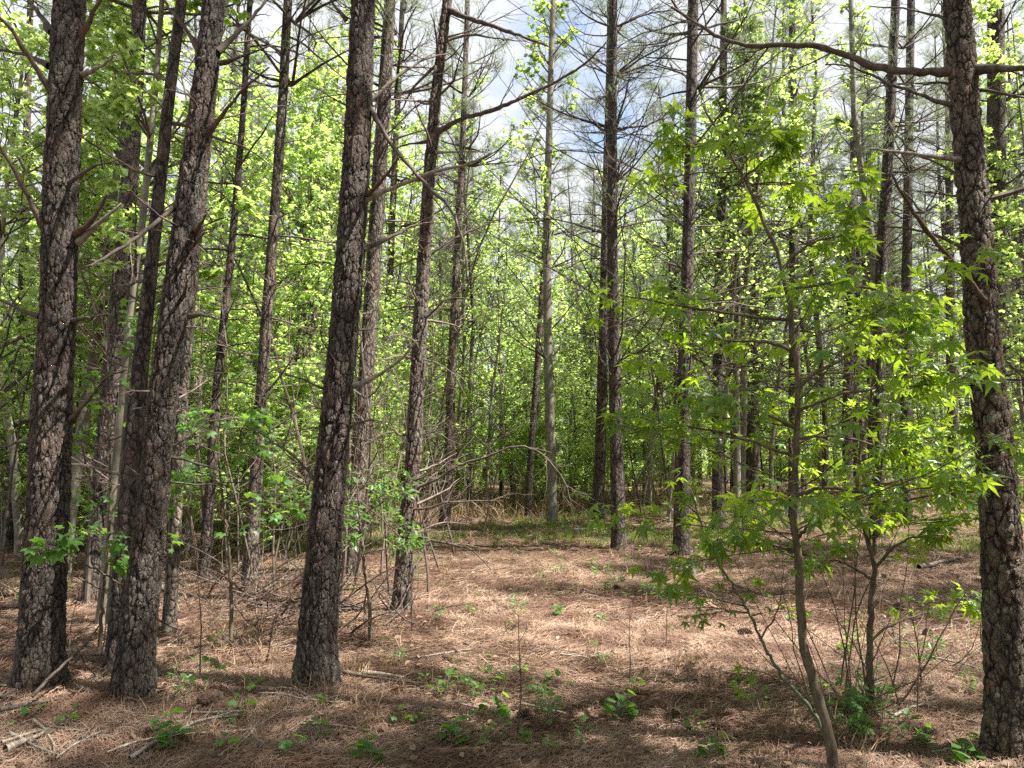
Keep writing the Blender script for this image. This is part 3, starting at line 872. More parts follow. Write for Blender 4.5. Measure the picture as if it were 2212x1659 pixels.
# further back, each traced trunk
TW = M_TWIG; TD = M_TWIG_DRY
HAND = [
    ('thin straight pine trunk rising just behind the leaning left trunk', [(252, 1440, 56), (285, 1000, 42), (308, 750, 34), (330, 550, 28), (360, 250, 26), (392, 0, 24)], M_BARK2, TD, (1.2, 6, 26, .9), 1),
    ('dark shaggy pine trunk between the two nearest left trunks', [(200, 1302, 48), (225, 1000, 44), (250, 750, 42), (275, 450, 38), (292, 200, 36), (302, 0, 32)], M_BARK2, TD, (1.5, 8, 60, 1.5), 0),
    ('lichened trunk foot just right of the leaning left trunk', [(364, 1366, 32), (378, 1150, 28), (392, 900, 25), (412, 650, 22), (450, 300, 18), (480, 0, 16)], M_BARK3, TD, (1.0, 7, 30, 1.1), 3),
    ('narrow dark pine trunk between leaning left trunk and pale sunlit trunk', [(436, 1262, 26), (455, 1050, 22), (467, 850, 20), (485, 680, 18), (500, 540, 17), (525, 250, 15), (540, 0, 13)], M_BARK2, TW, (1.5, 8, 40, 1.3), 2),
    ('sun patched pine trunk midway between second and third near trunks', [(538, 1262, 36), (548, 1100, 31), (558, 950, 28), (575, 700, 26), (592, 480, 24), (610, 220, 22), (622, 0, 20)], M_BARK3, TD, (1.2, 9, 64, 1.7), 1),
    ('shaggy brown pine trunk half hidden behind the left-centre trunk', [(756, 1240, 46), (775, 1000, 40), (795, 750, 36), (812, 500, 34), (828, 250, 32), (842, 0, 28)], M_BARK3, TD, (1.0, 9, 90, 1.3), 0),
    ('thin brown trunk left of the slender centre pine', [(797, 1135, 22), (812, 950, 19), (830, 750, 17), (842, 600, 16), (855, 300, 14), (870, 0, 12)], M_BARK3, TD, (1.0, 9, 50, 1.3), 3),
    ('brown pine trunk at the clearing edge right of the slender centre pine', [(958, 1138, 28), (970, 1000, 24), (975, 820, 21), (985, 600, 18), (1000, 300, 15), (1010, 0, 12)], M_BARK3, TD, (1.0, 10, 80, 1.6), 2),
    ('thin dark trunk leaning right at the back centre of the clearing', [(1138, 1122, 18), (1148, 960, 16), (1160, 800, 14), (1172, 600, 12), (1185, 350, 10)], M_BARK2, TW, (2, 10, 50, 1.6), 1),
    ('dark pine trunk standing close left of the straight dark centre-right pine', [(1289, 1133, 32), (1298, 950, 26), (1303, 750, 23), (1308, 500, 20), (1315, 200, 17)], M_BARK2, TW, (2, 11, 60, 1.8), 3),
    ('straight dark pine with many fine side branches right of centre', [(1337, 1185, 36), (1332, 1000, 31), (1327, 750, 27), (1322, 500, 24), (1323, 250, 22), (1325, 0, 20)], M_BARK2, TW, (2.6, 9, 84, 3.6), 0),
    ('dark upright pine trunk left of the leafy sapling', [(1471, 1200, 38), (1474, 1000, 34), (1480, 750, 31), (1487, 500, 28), (1493, 250, 26), (1497, 0, 24)], M_BARK2, TW, (2.5, 9, 80, 3.0), 1),
    ('dark pine trunk just beyond the leafy sapling on its left', [(1552, 1152, 30), (1550, 950, 27), (1552, 700, 24), (1558, 400, 20), (1563, 100, 18)], M_BARK2, TW, (2.5, 10, 70, 2.0), 2),
    ('pine trunk partly hidden behind the big right edge trunk', [(2148, 1200, 44), (2150, 900, 42), (2150, 600, 40), (2152, 300, 38), (2150, 0, 36)], M_BARK, TW, (2.4, 7, 110, 2.4), 3),
    ('dark pine trunk behind the right sapling leaves', [(1893, 1165, 36), (1896, 900, 32), (1900, 650, 28), (1915, 400, 24), (1925, 200, 22), (1935, 0, 20)], M_BARK2, TW, (2.5, 10, 90, 2.3), 0),
    ('tall pine right of the forked trunk in the right stand', [(1958, 1125, 26), (1957, 900, 24), (1958, 650, 22), (1962, 350, 20), (1968, 0, 17)], M_BARK2, TW, (2.5, 11, 90, 2.4), 1),
    ('dark trunk behind the middle of the leafy sapling', [(1716, 1128, 28), (1716, 900, 26), (1715, 600, 22), (1712, 300, 19), (1712, 0, 16)], M_BARK2, TW, (2.5, 11, 80, 2.2), 2),
    ('small dark trunk at the far left edge of the photo', [(18, 1190, 26), (30, 950, 24), (42, 750, 20), (52, 550, 18), (60, 200, 15), (66, 0, 14)], M_BARK2, TW, (1.5, 9, 70, 2.0), 3),
    ('thin trunk standing right of the pale stem in the right stand', [(1630, 1098, 26), (1628, 900, 24), (1630, 650, 20), (1634, 300, 17)], M_BARK2, TW, (2.5, 12, 70, 2.2), 0),
    ('dark trunk left of the big right edge pine, seen through leaves', [(2062, 1105, 24), (2058, 900, 22), (2052, 600, 19), (2050, 300, 16)], M_BARK2, TW, (2.5, 12, 80, 2.4), 1),
    ('straight trunk between the leafy sapling and the dark right trunk', [(1832, 1100, 24), (1830, 900, 22), (1838, 600, 19), (1845, 300, 16)], M_BARK2, TW, (2.5, 12, 80, 2.4), 2),
]
for i, (lab, pts, mat, tm, dead, cr) in enumerate(HAND):
    if mat is M_BARK: mat = M_BARK2
    pine('pine_tree', lab, 'pine tree', pts, mat=mat, seed=40 + i, dead=dead, el=((.15, .95) if dead[3] > 2.8 else (-.1, .6)), crown=cr, twig_mat=tm, H=13.2 + (i % 4) * .8, flare=.28, fine=6)


# ------------------------------------------------------------------ broadleaf trees
def broadleaf(seed, H, r0, lean=(0, 0), nl=26, z0=.25, ang=.95, Lf=.30, tw=7, lv=9, size=.085, tpl=MAPLE, lift=.06, curl=.12, flat=.5, droop=.35):
    rng = np.random.default_rng(seed)
    ax = grow([[0, 0, -.08]], [[lean[0], lean[1], 1]], H, 26, .035, .05, rng)
    ra = taper(np.array([r0]), 26, .12)
    tr = MB(); tubes(tr, ax, ra, 10)
    S, D, t, r, pl = kids(ax, ra, nl, z0, .97, ang, rng)
    L = H * Lf * (1.15 - t) * rng.uniform(.6, 1.15, len(S)) + .35
    b1 = grow(S, D, L, 8, curl, lift, rng)
    R1 = taper(np.clip(r * .42, .004, .03), 8, .25)
    wd = MB(); tubes(wd, b1, R1, 5)
    S2, D2, t2, r2, p2 = kids(b1, R1, tw, .2, 1.0, .8, rng, flat)
    b2 = grow(S2, D2, (.25 + p2 * .33 * (1.1 - t2)) * rng.uniform(.6, 1.2, len(S2)), 5, .15, .03, rng)
    R2 = taper(np.clip(r2 * .5, .0015, .006), 5, .4); tubes(wd, b2, R2, 3)
    lf = MB()
    S3, D3, t3, r3, p3 = kids(b2, R2, lv, .15, 1.0, 1.0, rng, .6)
    no = nrm(np.array([0, 0, 1.0]) + rng.normal(0, .42, (len(S3), 3)))
    axl = D3.copy(); axl[:, 2] -= droop
    off = nrm(axl) * (size * .5)
    leaves(lf, S3 + off, axl, no, size * rng.uniform(.55, 1.2, len(S3)), tpl)
    return tr, wd, lf


def make_tree(name, label, cat, group, parts, mats):
    root = empty(name, (0, 0, -200), label, cat, group)
    ch = []
    for nm, mb, mt, sm in zip(('trunk', 'branches', 'crown'), parts, mats, (True, False, False)):
        ch.append(mb.obj(nm, mt, root, sm))
    SRC_CHILDREN[root.name] = ch
    return root


BL = []
for k, (sd, H, r0, tpl, size, nl, z0, mt) in enumerate((
        (101, 9.0, .05, MAPLE, .095, 32, .18, M_LEAF), (102, 11.5, .075, TULIP, .10, 38, .25, M_LEAF),
        (103, 7.0, .035, MAPLE, .085, 28, .15, M_LEAF), (104, 12.5, .09, GUM_LO, .10, 40, .28, M_LEAF2),
        (105, 10.0, .06, TULIP, .085, 34, .20, M_LEAF2), (106, 5.0, .022, MAPLE, .08, 22, .15, M_LEAF))):
    BL.append((H, make_tree('leafy_tree', 'slender broadleaf tree with fresh bright green leaves among the pines', 'broadleaf tree', 'broadleaf trees behind the pines',
                            broadleaf(sd, H, r0, nl=int(nl * 1.1), z0=z0, size=size * .82, tpl=tpl, tw=8, lv=10), (M_SMOOTH, M_TWIG, mt))))
# slim understory saplings with many upright stems
SAP = []
for k, (sd, H, r0, lean) in enumerate(((201, 4.2, .014, (.1, .0)), (202, 3.2, .011, (-.12, .05)), (203, 5.2, .018, (.03, .03)), (204, 2.4, .009, (.2, -.1)))):
    SAP.append(make_tree('slender_sapling', 'thin upright sapling stem in the thicket behind the clearing', 'sapling', 'saplings in the thicket',
                         broadleaf(sd, H, r0, lean, nl=22, z0=.12, Lf=.18, tw=5, lv=8, size=.07, tpl=OVAL if k % 2 else MAPLE, ang=.6), (M_TWIG_DRY if k % 2 else M_SMOOTH, M_TWIG, M_LEAF)))
SHR = []
for k, (sd, H, tpl) in enumerate(((221, 2.8, MAPLE), (222, 3.8, OVAL), (223, 2.0, MAPLE))):
    SHR.append(make_tree('thicket_shrub', 'bushy green shrub in the sunny edge behind the clearing', 'shrub', 'shrubs at the clearing edge',
                         broadleaf(sd, H, .014, (.05, 0), nl=34, z0=.04, Lf=.24, tw=6, lv=8, size=.07, tpl=tpl, ang=.75), (M_SMOOTH, M_TWIG, M_LEAF)))
POLE = []
for k, (sd, H, r0, lean) in enumerate(((231, 8.5, .030, (.03, 0)), (232, 9.5, .038, (-.05, .02)), (233, 7.0, .024, (.07, .03)))):
    POLE.append(make_tree('slender_tree', 'thin dark pole-like tree stem in the wood behind the clearing', 'broadleaf tree', 'pole-like trees in the thicket',
                          broadleaf(sd, H, r0, lean, nl=26, z0=.3, Lf=.16, tw=5, lv=7, size=.07, tpl=MAPLE, ang=.7), (M_TWIG, M_TWIG, M_LEAF)))
# bare dead saplings: many fine twigs
SNAG = []
for k, (sd, H, r0, lean) in enumerate(((301, 3.4, .013, (.15, 0)), (302, 2.6, .010, (-.2, .1)), (303, 5.0, .020, (.02, .05)))):
    rg = np.random.default_rng(sd)
    ax = grow([[0, 0, -.05]], [[lean[0], lean[1], 1]], H, 14, .07, .03, rg); ra = taper(np.array([r0]), 14, .2)
    tr = MB(); tubes(tr, ax, ra, 6)
    S, D, t, r, pl = kids(ax, ra, 20, .15, 1, .9, rg); b1 = grow(S, D, H * .3 * (1.1 - t) * rg.uniform(.5, 1.1, len(S)), 6, .15, .02, rg)
    R1 = taper(np.clip(r * .5, .002, .008), 6, .3); wd = MB(); tubes(wd, b1, R1, 4)
    S, D, t, r, pl = kids(b1, R1, 5, .2, 1, .8, rg); b2 = grow(S, D, pl * .45 * rg.uniform(.5, 1.1, len(S)), 4, .2, 0, rg)
    tubes(wd, b2, taper(np.full(len(S), .0018), 4, .5), 3)
    root = empty('dead_sapling', (0, 0, -200), 'leafless dry sapling with a tangle of fine twigs', 'dead sapling', 'leafless saplings')
    SRC_CHILDREN[root.name] = [tr.obj('stem', M_TWIG_DRY, root), wd.obj('twigs', M_TWIG_DRY, root)]
    SNAG.append(root)
# background pines
BP = []
for k, (sd, H, r0) in enumerate(((401, 16.5, .13), (402, 15.0, .10), (403, 17.5, .12), (404, 14.5, .085), (405, 16.0, .11), (406, 16.0, .13), (407, 13.5, .07), (408, 14.5, .08), (409, 12.5, .055))):
    rg = np.random.default_rng(sd)
    c = 4 if k == 5 else k % 4
    A = np.array([[0, 0, -.1], [rg.normal(0, .05), rg.normal(0, .05), 2.5], [rg.normal(0, .12), rg.normal(0, .12), 7], [rg.normal(0, .15), 0, 12], [0, 0, H]])
    Rr = np.array([r0 * 1.05, r0 * .95, r0 * .8, r0 * .5, .02])
    ax, rr = resample(A, Rr, lambda z: .25)
    root = empty('background_pine', (0, 0, -200), 'straight dark pine in the stand behind the clearing', 'pine tree', 'background pines')
    ch = [ring_trunk(ax, rr, 14, rg, flare=.25).obj('trunk', M_BARK2, root, True),
          dead_branches(ax, rr, 2.2, 9.5, 60, rg, 2.1, fine=5, el=(-.05, .6)).obj('dead_branches', M_TWIG, root)]
    H_, zc, wm, nm = CROWNS[c]
    for nme, me in (('crown_branches', wm), ('crown', nm)):
        o = bpy.data.objects.new(nme, me); COL.objects.link(o); o.parent = root
        o.location = (0, 0, H - H_); ch.append(o)
    SRC_CHILDREN[root.name] = ch
    BP.append(root)

USED = set()


def place(src, x, y, rng, s=1.0, label=None, tilt=.03):
    z = float(gh(x, y))
    rot = (rng.normal(0, tilt), rng.normal(0, tilt), rng.uniform(0, 6.28))
    if src.name not in USED and label is None:
        USED.add(src.name)
        src.location = (x, y, z); src.rotation_euler = rot; src.scale = (s, s, s)
        return src
    return copy_tree(src, (x, y, z), rot, s, label)


def xy(u, d):
    return (u - W0 / 2) / F * d, d


rng = np.random.default_rng(77)
# broadleaf trees: (u, distance, variant, scale)
BLP = [(-60, 9, 0, 1), (60, 12, 1, 1), (175, 10.5, 4, .9), (235, 13, 2, 1), (330, 11, 0, .95), (420, 13, 1, 1), (500, 15, 4, 1), (590, 12.5, 0, .9), (660, 15, 3, 1),
       (720, 18, 1, 1), (830, 17, 0, 1), (900, 21, 1, 1), (990, 23, 3, 1), (1050, 21, 4, .9), (1110, 25, 1, 1), (1230, 24, 0, 1), (1290, 28, 3, 1), (1400, 22, 1, 1), (1440, 17, 0, 1),
       (1540, 14.5, 1, .9), (1540, 19, 4, 1.05), (1600, 15, 3, .95), (1660, 22, 1, 1), (1770, 24, 3, 1), (1990, 27, 0, 1), (2230, 15, 4, 1), (2330, 11, 0, 1)]
for (u, d, k, s) in BLP:
    x, y = xy(u, d); place(BL[k][1], x, y, rng, s)
for _ in range(20):
    d = rng.uniform(24, 42); u = rng.uniform(-150, 1650) if rng.random() < .8 else rng.uniform(1650, 2350)
    x, y = xy(u, d); place(BL[int(rng.integers(0, 5))][1], x, y, rng, rng.uniform(.85, 1.15))
# low leafy understory left and centre
for _ in range(46):
    u = rng.uniform(-100, 900); d = rng.uniform(9.5, 18) if u < 600 else rng.uniform(14, 21)
    x, y = xy(u, d); place(BL[5][1] if rng.random() < .6 else BL[2][1], x, y, rng, rng.uniform(.55, .9))
for _ in range(30):
    u = rng.uniform(850, 2300); d = rng.uniform(22, 36) if u < 1500 else rng.uniform(27, 38)
    x, y = xy(u, d); place(BL[5][1] if rng.random() < .6 else BL[2][1], x, y, rng, rng.uniform(.6, 1.0))
for _ in range(40):
    u = rng.uniform(820, 2300); d = rng.uniform(20.5, 27) if u < 1350 else rng.uniform(25, 34)
    x, y = xy(u, d); place(SHR[int(rng.integers(0, 3))], x, y, rng, rng.uniform(.7, 1.2), tilt=.08)
for _ in range(26):
    u = rng.uniform(-100, 820); d = rng.uniform(11, 19)
    x, y = xy(u, d); place(SHR[int(rng.integers(0, 3))], x, y, rng, rng.uniform(.6, 1.1), tilt=.08)
for _ in range(190):
    u = rng.uniform(-100, 1500); d = rng.uniform(19.5, 34) if u > 850 else rng.uniform(12, 26)
    x, y = xy(u, d); place(SAP[int(rng.integers(0, 4))], x, y, rng, rng.uniform(.7, 1.15), tilt=.07)
for _ in range(75):
    u = rng.uniform(-100, 1450); d = rng.uniform(19, 30) if u > 900 else rng.uniform(8.5, 20)
    x, y = xy(u, d); place(SNAG[int(rng.integers(0, 3))], x, y, rng, rng.uniform(.6, 1.1), tilt=.12)
for (u, d, sc) in ((720, 10, 1.5), (745, 8.6, 1.3), (770, 9.2, 1.6), (800, 9.0, 1.2), (830, 10, 1.6), (850, 8.6, 1.2), (890, 9.5, 1.5), (930, 8.8, 1.3), (955, 10.5, 1.6), (985, 12, 1.6), (690, 11, 1.5), (640, 10, 1.4), (560, 9, 1.3), (600, 11.5, 1.6), (450, 9.5, 1.4), (330, 8, 1.3), (290, 9, 1.5), (210, 8, 1.5), (1040, 14, 1.6), (915, 13, 1.8)):
    x, y = xy(u, d); place(SNAG[int(rng.integers(0, 3))], x, y, rng, sc, tilt=.1)
for _ in range(80):
    u = rng.uniform(560, 1650) if rng.random() < .75 else rng.uniform(-100, 2300); d = rng.uniform(18, 34) if u > 850 else rng.uniform(13, 26)
    if u > 1500: d += 5
    x, y = xy(u, d); place(POLE[int(rng.integers(0, 3))], x, y, rng, rng.uniform(.8, 1.2), tilt=.05)
# background pines
for _ in range(52):
    u = rng.uniform(1350, 2400); d = rng.uniform(16, 50) if u > 1600 else rng.uniform(22, 50)
    x, y = xy(u, d); place(BP[int(rng.integers(0, 5))], x, y, rng, rng.uniform(.8, 1.1), tilt=.015)
for _ in range(24):
    u = rng.uniform(-150, 1350); d = rng.uniform(16, 46) if u < 700 else rng.uniform(24, 50)
    x, y = xy(u, d); place(BP[int(rng.integers(0, 5))], x, y, rng, rng.uniform(.8, 1.1), tilt=.025)
for _ in range(85):
    u = rng.uniform(1150, 2400) if rng.random() < .75 else rng.uniform(-100, 1150); d = rng.uniform(19, 52)
    x, y = xy(u, d); place(BP[int(rng.integers(6, 9))], x, y, rng, rng.uniform(.8, 1.1), tilt=.025)
# shade givers beside the frame
for (x, y, k) in ((6.5, 2.0, 5), (9.8, 3.2, 0), (7.6, -1.6, 5), (12.5, 1.0, 3), (4.6, 1.0, 0), (8.6, 1.4, 2), (12, 6.5, 0), (9.4, 7.6, 4), (15, 4, 2), (3.2, -1.4, 5), (-5.8, 4.2, 3), (-6.5, 0, 0), (14.5, 10, 5), (5.2, -5, 4), (11.2, 8.6, 5), (17, 11, 0)):
    place(BP[k], x, y, rng, 1.0, 'straight pine standing beside the view, shading the foreground')
for (x, y, k) in ((10.8, 6.0, 1), (6.4, -2.8, 3), (11.0, -.5, 1)):
    place(BL[k][1], x, y, rng, 1.0)
# the same wood goes on behind the viewer
rb = np.random.default_rng(55)
for i in range(34):
    a = rb.uniform(math.radians(115), math.radians(425 - 180 + 10)); d = rb.uniform(4.5, 15)
    x, y = d * math.sin(a), d * math.cos(a)
    if i % 3 == 0: place(BP[i % 5], x, y, rb, 1.0, 'straight pine standing behind the viewer')
    else: place(BL[i % 6][1], x, y, rb, 1.0)

# pale smooth trunks traced
def stem_tree(name, label, cat, pts, D, mat, H, seed, leafmat=M_LEAF, size=.09, tpl=MAPLE, nl=30, zl=.3, tw=7, lv=8, Lb=1.8, limbs=()):
    rng = np.random.default_rng(seed)
    base = G(pts[0][0], pts[0][1])
    if D is None: D = base[1]
    else: base = P(pts[0][0], pts[0][1], D); base[2] = gh(base[0], base[1])
    A, Rr = axis_from_pixels(pts, D, H, base)
    ax, rr = resample(A, Rr, lambda z: .07)
    root = empty(name, base, label, cat)
    tr = ring_trunk(ax, rr, 16, rng, flare=.15, rough=.03); tr.obj('trunk', mat, root, True, base)
    wd = MB(); lf = MB()
    S, Dd, t, r, pl = kids(ax[None], rr[None], nl, zl, .97, .95, rng)
    b1 = grow(S, Dd, Lb * (1.2 - t) * rng.uniform(.5, 1.1, len(S)), 8, .10, .05, rng)
    R1 = taper(np.clip(r * .45, .003, .02), 8, .25); tubes(wd, b1, R1, 5)
    S2, D2, t2, r2, p2 = kids(b1, R1, tw, .2, 1.0, .8, rng, .5)
    b2 = grow(S2, D2, (.2 + p2 * .33 * (1.1 - t2)) * rng.uniform(.6, 1.2, len(S2)), 5, .15, .03, rng)
    R2 = taper(np.clip(r2 * .5, .0015, .006), 5, .4); tubes(wd, b2, R2, 3)
    S3, D3, t3, r3, p3 = kids(b2, R2, lv, .15, 1.0, 1.0, rng, .6)
    no = nrm(np.array([0, 0, 1.0]) + rng.normal(0, .42, (len(S3), 3)))
    D3[:, 2] -= .35
    leaves(lf, S3, D3, no, size * rng.uniform(.55, 1.2, len(S3)), tpl)
    wd.obj('branches', M_TWIG, root, False, base); lf.obj('crown', leafmat, root, False, base)


stem_tree('smooth_barked_tree', 'pale smooth grey trunk with dark knots at the back centre of the clearing', 'broadleaf tree',
          [(1193, 1135, 25), (1190, 1000, 22), (1185, 800, 20), (1182, 650, 18), (1182, 450, 17), (1190, 150, 14), (1195, 0, 12)], None, M_SMOOTH, 12, 501, nl=44, Lb=3.2, zl=.25, lv=5)
stem_tree('smooth_barked_tree', 'pale slanting smooth trunk behind the leftmost pine', 'broadleaf tree',
          [(140, 1250, 26), (153, 1106, 24), (183, 886, 24), (208, 740, 22), (225, 586, 18), (262, 300, 14), (300, 100, 11)], None, M_SMOOTH, 10, 502, nl=34, Lb=2.2)
stem_tree('smooth_barked_tree', 'pale trunk with yellowish foot in front of the shaggy left pine', 'broadleaf tree',
          [(217, 1355, 24), (240, 1150, 24), (258, 950, 22), (280, 700, 18), (300, 550, 16), (335, 200, 13), (350, 0, 11)], None, M_SMOOTH, 8.5, 503, nl=30, Lb=1.8)
stem_tree('smooth_barked_tree', 'slim pale grey stem right of the dark trunk near the leafy sapling', 'broadleaf tree',
          [(1593, 1155, 16), (1592, 1000, 15), (1590, 800, 13), (1596, 550, 11), (1604, 250, 9), (1610, 0, 8)], None, M_SMOOTH, 11, 504, nl=36, Lb=2.0, leafmat=M_LEAF)
stem_tree('forked_tree', 'grey trunk forking into two stems among the right-hand pines', 'broadleaf tree',
          [(1898, 1140, 22), (1896, 850, 20), (1893, 600, 18), (1868, 420, 15), (1845, 250, 13), (1838, 0, 11)], None, M_SMOOTH, 12, 505, nl=24, Lb=2.0, zl=.5, lv=3)


# ------------------------------------------------------------------ far woods as one mass
def far_woods():
    rg = np.random.default_rng(9)
    lf = MB()
    n = 170000
    nc = 2600
    d = rg.uniform(40, 80, nc); u = rg.uniform(-.95, .95, nc); cz = rg.uniform(0, 1, nc) ** 1.9 * 15
    C = np.stack([u * d, d, cz], -1)
    i = rg.integers(0, nc, n)
    Pp = C[i] + rg.normal(0, 1, (n, 3)) * np.array([1.5, 1.5, .8])
    Pp[:, 2] = np.abs(Pp[:, 2]) + gh(Pp[:, 0], Pp[:, 1])
    leaves(lf, Pp, rg.normal(0, 1, (n, 3)), nrm(np.array([0, 0, .8]) + rg.normal(0, .6, (n, 3))), rg.uniform(.14, .34, n), OVAL)
    o = lf.obj('far_woods', M_LEAF)
    tag(o, 'distant green wood closing the view behind all the trunks', 'distant woods', kind='stuff')
    wd = MB()
    m = 420
    d = rg.uniform(42, 80, m); u = rg.uniform(-.9, .9, m)
    S = np.stack([u * d, d, np.full(m, -.2)], -1)
    t = grow(S, np.tile([[0, 0, 1.0]], (m, 1)), rg.uniform(12, 17, m), 8, .02, .05, rg)
    tubes(wd, t, taper(rg.uniform(.07, .15, m), 8, .25), 6)
    tag(wd.obj('far_trunks', M_BARK2), 'distant crowd of dark trunks in the far wood', 'distant trunks', kind='stuff')


far_woods()


# ------------------------------------------------------------------ foreground saplings
def path_px(pts, D, dz, rng, n=40):
    return limb_path(pts, D, dz, rng, n)


def gum_sapling(name, label, trunk_pts, D, w0, w1, traced, nrand, zr, lr, size, seed, mats, lv=5, tdz=0, tpl=GUM, leafmat=M_GUM, dirs=None, bias=(0, 0)):
    rng = np.random.default_rng(seed)
    base = P(trunk_pts[0][0], trunk_pts[0][1], D); base[2] = gh(base[0], base[1]) - .03
    pts = limb_path(trunk_pts, D, tdz, rng, 60)
    pts[0] = base
    root = empty(name, base + np.array([0, 0, .03]), label, 'sapling')
    r = (w1 + (w0 - w1) * np.linspace(1, 0, 60) ** 1.25) / 2 / F * D
    r = r * (1 + .06 * np.sin(np.arange(60) * 1.7))
    mb = MB(); tubes(mb, pts[None], r[None], 10); mb.obj('stem', mats[0], root, True, base)
    wd = MB(); lf = MB()
    allb = []
    for (lp, r0, dz) in traced:
        pa = limb_path(lp, D, dz, rng, 16)
        R_ = r0 / F * D * (1 - .7 * np.linspace(0, 1, 16))
        tubes(wd, pa[None], R_[None], 6); allb.append((pa[None], R_[None], 10))
    zs = zr[0] + (zr[1] - zr[0]) * rng.uniform(0, 1, nrand) ** 1.35
    o_ = np.argsort(pts[:, 2])
    S = np.stack([np.interp(zs, pts[o_, 2], pts[o_, i]) for i in range(3)], -1)
    az = rng.uniform(0, 2 * np.pi, nrand); e = rng.uniform(-.02, .42, nrand)
    Dd = np.stack([np.cos(az) * np.cos(e) + bias[0], np.sin(az) * np.cos(e) * .8 + bias[1], np.sin(e)], -1)
    tt = (zs - zr[0]) / (zr[1] - zr[0])
    b1 = grow(S, Dd, lr * (1.1 - .65 * tt) * rng.uniform(.5, 1.1, nrand), 16, .055, .004, rng)
    R1 = taper(np.full(nrand, .0045), 16, .3); tubes(wd, b1, R1, 6)
    allb.append((b1, R1, 6))
    for (b, R_, n2) in allb:
        S2, D2, t2, r2, p2 = kids(b, R_, n2, .25, 1.0, .8, rng, .75)
        b2 = grow(S2, D2, (.10 + p2 * .30 * (1.15 - t2)) * rng.uniform(.5, 1.1, len(S2)), 6, .10, .02, rng)
        R2 = taper(np.full(len(S2), .0019), 6, .5); tubes(wd, b2, R2, 4)
        # leaves with petioles towards the twig ends
        for (bb, RR, nn, ta) in ((b2, R2, lv, .25), (b, R_, 4, .6)):
            S3, D3, t3, r3, p3 = kids(bb, RR, nn, ta, 1.0, 1.0, rng, .6)
            D3[:, 2] += .12
            pe = grow(S3, D3, rng.uniform(.03, .09, len(S3)), 4, .12, -.10, rng)
            tubes(wd, pe, np.full((len(S3), 4), .0008), 3)
            axl = nrm(pe[:, -1] - pe[:, -2]); axl[:, 2] -= rng.uniform(.0, .7, len(S3))
            no = nrm(np.array([0, 0, 1.0]) + rng.normal(0, .38, (len(S3), 3)))
            s = size * rng.uniform(.45, 1.15, len(S3)) * .6
            leaves(lf, pe[:, -1], axl, no, s, tpl)
    wd.obj('branches', mats[1], root, True, base); lf.obj('leaves', leafmat, root, False, base)
    return root


gum_sapling('sweetgum_sapling', 'tall sweetgum sapling with star shaped leaves left of the right edge pine',
            [(1800, 1650), (1790, 1600), (1775, 1540), (1758, 1490), (1735, 1406), (1728, 1306), (1722, 1206), (1715, 1106), (1720, 1020), (1725, 886), (1723, 820), (1715, 746), (1705, 670), (1688, 586), (1660, 510), (1620, 420), (1570, 330), (1520, 240)],
            3.95, 22, 5,
            [([(1710, 703), (1608, 693), (1525, 681), (1440, 668), (1340, 650)], 4.5, -.1), ([(1716, 772), (1675, 750), (1592, 750), (1475, 726)], 4.5, .2),
             ([(1728, 848), (1758, 816), (1808, 796), (1862, 760), (1960, 720)], 5, -.2), ([(1722, 1083), (1758, 1066), (1825, 1070), (1875, 1083), (1975, 1073), (2080, 1050)], 4.5, -.3),
             ([(1718, 1205), (1682, 1188), (1615, 1186), (1542, 1180)], 4, .2), ([(1722, 1175), (1742, 1150), (1782, 1131), (1848, 1116)], 4, -.3),
             ([(1724, 940), (1640, 900), (1560, 880), (1470, 860)], 4, -.2), ([(1722, 1000), (1640, 970), (1540, 940), (1440, 930), (1360, 950)], 4, -.1),
             ([(1690, 590), (1740, 540), (1800, 520), (1850, 530)], 3.5, -.2), ([(1700, 640), (1800, 620), (1900, 640), (2000, 690), (2090, 730)], 4, -.4),
             ([(1726, 900), (1820, 860), (1930, 850), (2050, 840)], 4, -.2), ([(1600, 400), (1650, 360), (1680, 340)], 3, -.1), ([(1560, 310), (1500, 330), (1440, 320)], 3, -.2),
             ([(1722, 960), (1800, 950), (1880, 970), (2000, 1010)], 4, -.1)],
            38, (1.0, 3.35), 1.25, .145, 601, (M_SAP, M_SAP), lv=3)
gum_sapling('sweetgum_sapling', 'twin stemmed sweetgum sapling between the tall sapling and the right edge pine',
            [(1880, 1500), (1878, 1400), (1882, 1300), (1893, 1240), (1880, 1190), (1858, 1130), (1850, 1060), (1862, 960), (1880, 880), (1890, 800), (1900, 700)],
            4.9, 15, 4,
            [([(1890, 1240), (1888, 1150), (1895, 1080), (1910, 1000), (1925, 900)], 4, .1), ([(1893, 1235), (1940, 1180), (1990, 1165), (2060, 1170)], 3.5, -.3),
             ([(1900, 1000), (1980, 960), (2060, 950)], 3.5, -.2), ([(1860, 1100), (1960, 1090), (2080, 1070), (2170, 1080), (2230, 1095)], 3.5, -.8),
             ([(1880, 1260), (1820, 1220), (1760, 1230)], 3, -.1), ([(1878, 1400), (1920, 1360), (2010, 1330), (2100, 1310)], 3, .3)],
            28, (1.0, 2.9), 1.0, .14, 602, (M_SAP, M_SAP), lv=4)
gum_sapling('arching_sapling', 'thin greenish sapling arching left from the base of the tall sapling',
            [(1800, 1655), (1765, 1556), (1702, 1489), (1662, 1429), (1642, 1389), (1618, 1333), (1575, 1266), (1542, 1206), (1508, 1126), (1490, 1070)],
            4.1, 9, 4,
            [([(1645, 1392), (1680, 1340), (1690, 1290), (1692, 1220)], 2, -.1), ([(1620, 1335), (1540, 1335), (1480, 1350)], 1.5, -.1), ([(1600, 1300), (1560, 1255)], 1.5, .1), ([(1700, 1488), (1640, 1460), (1590, 1470)], 1.5, -.1)],
            6, (.7, 1.3), .5, .09, 603, (M_SAP_GREEN, M_SAP), lv=1)
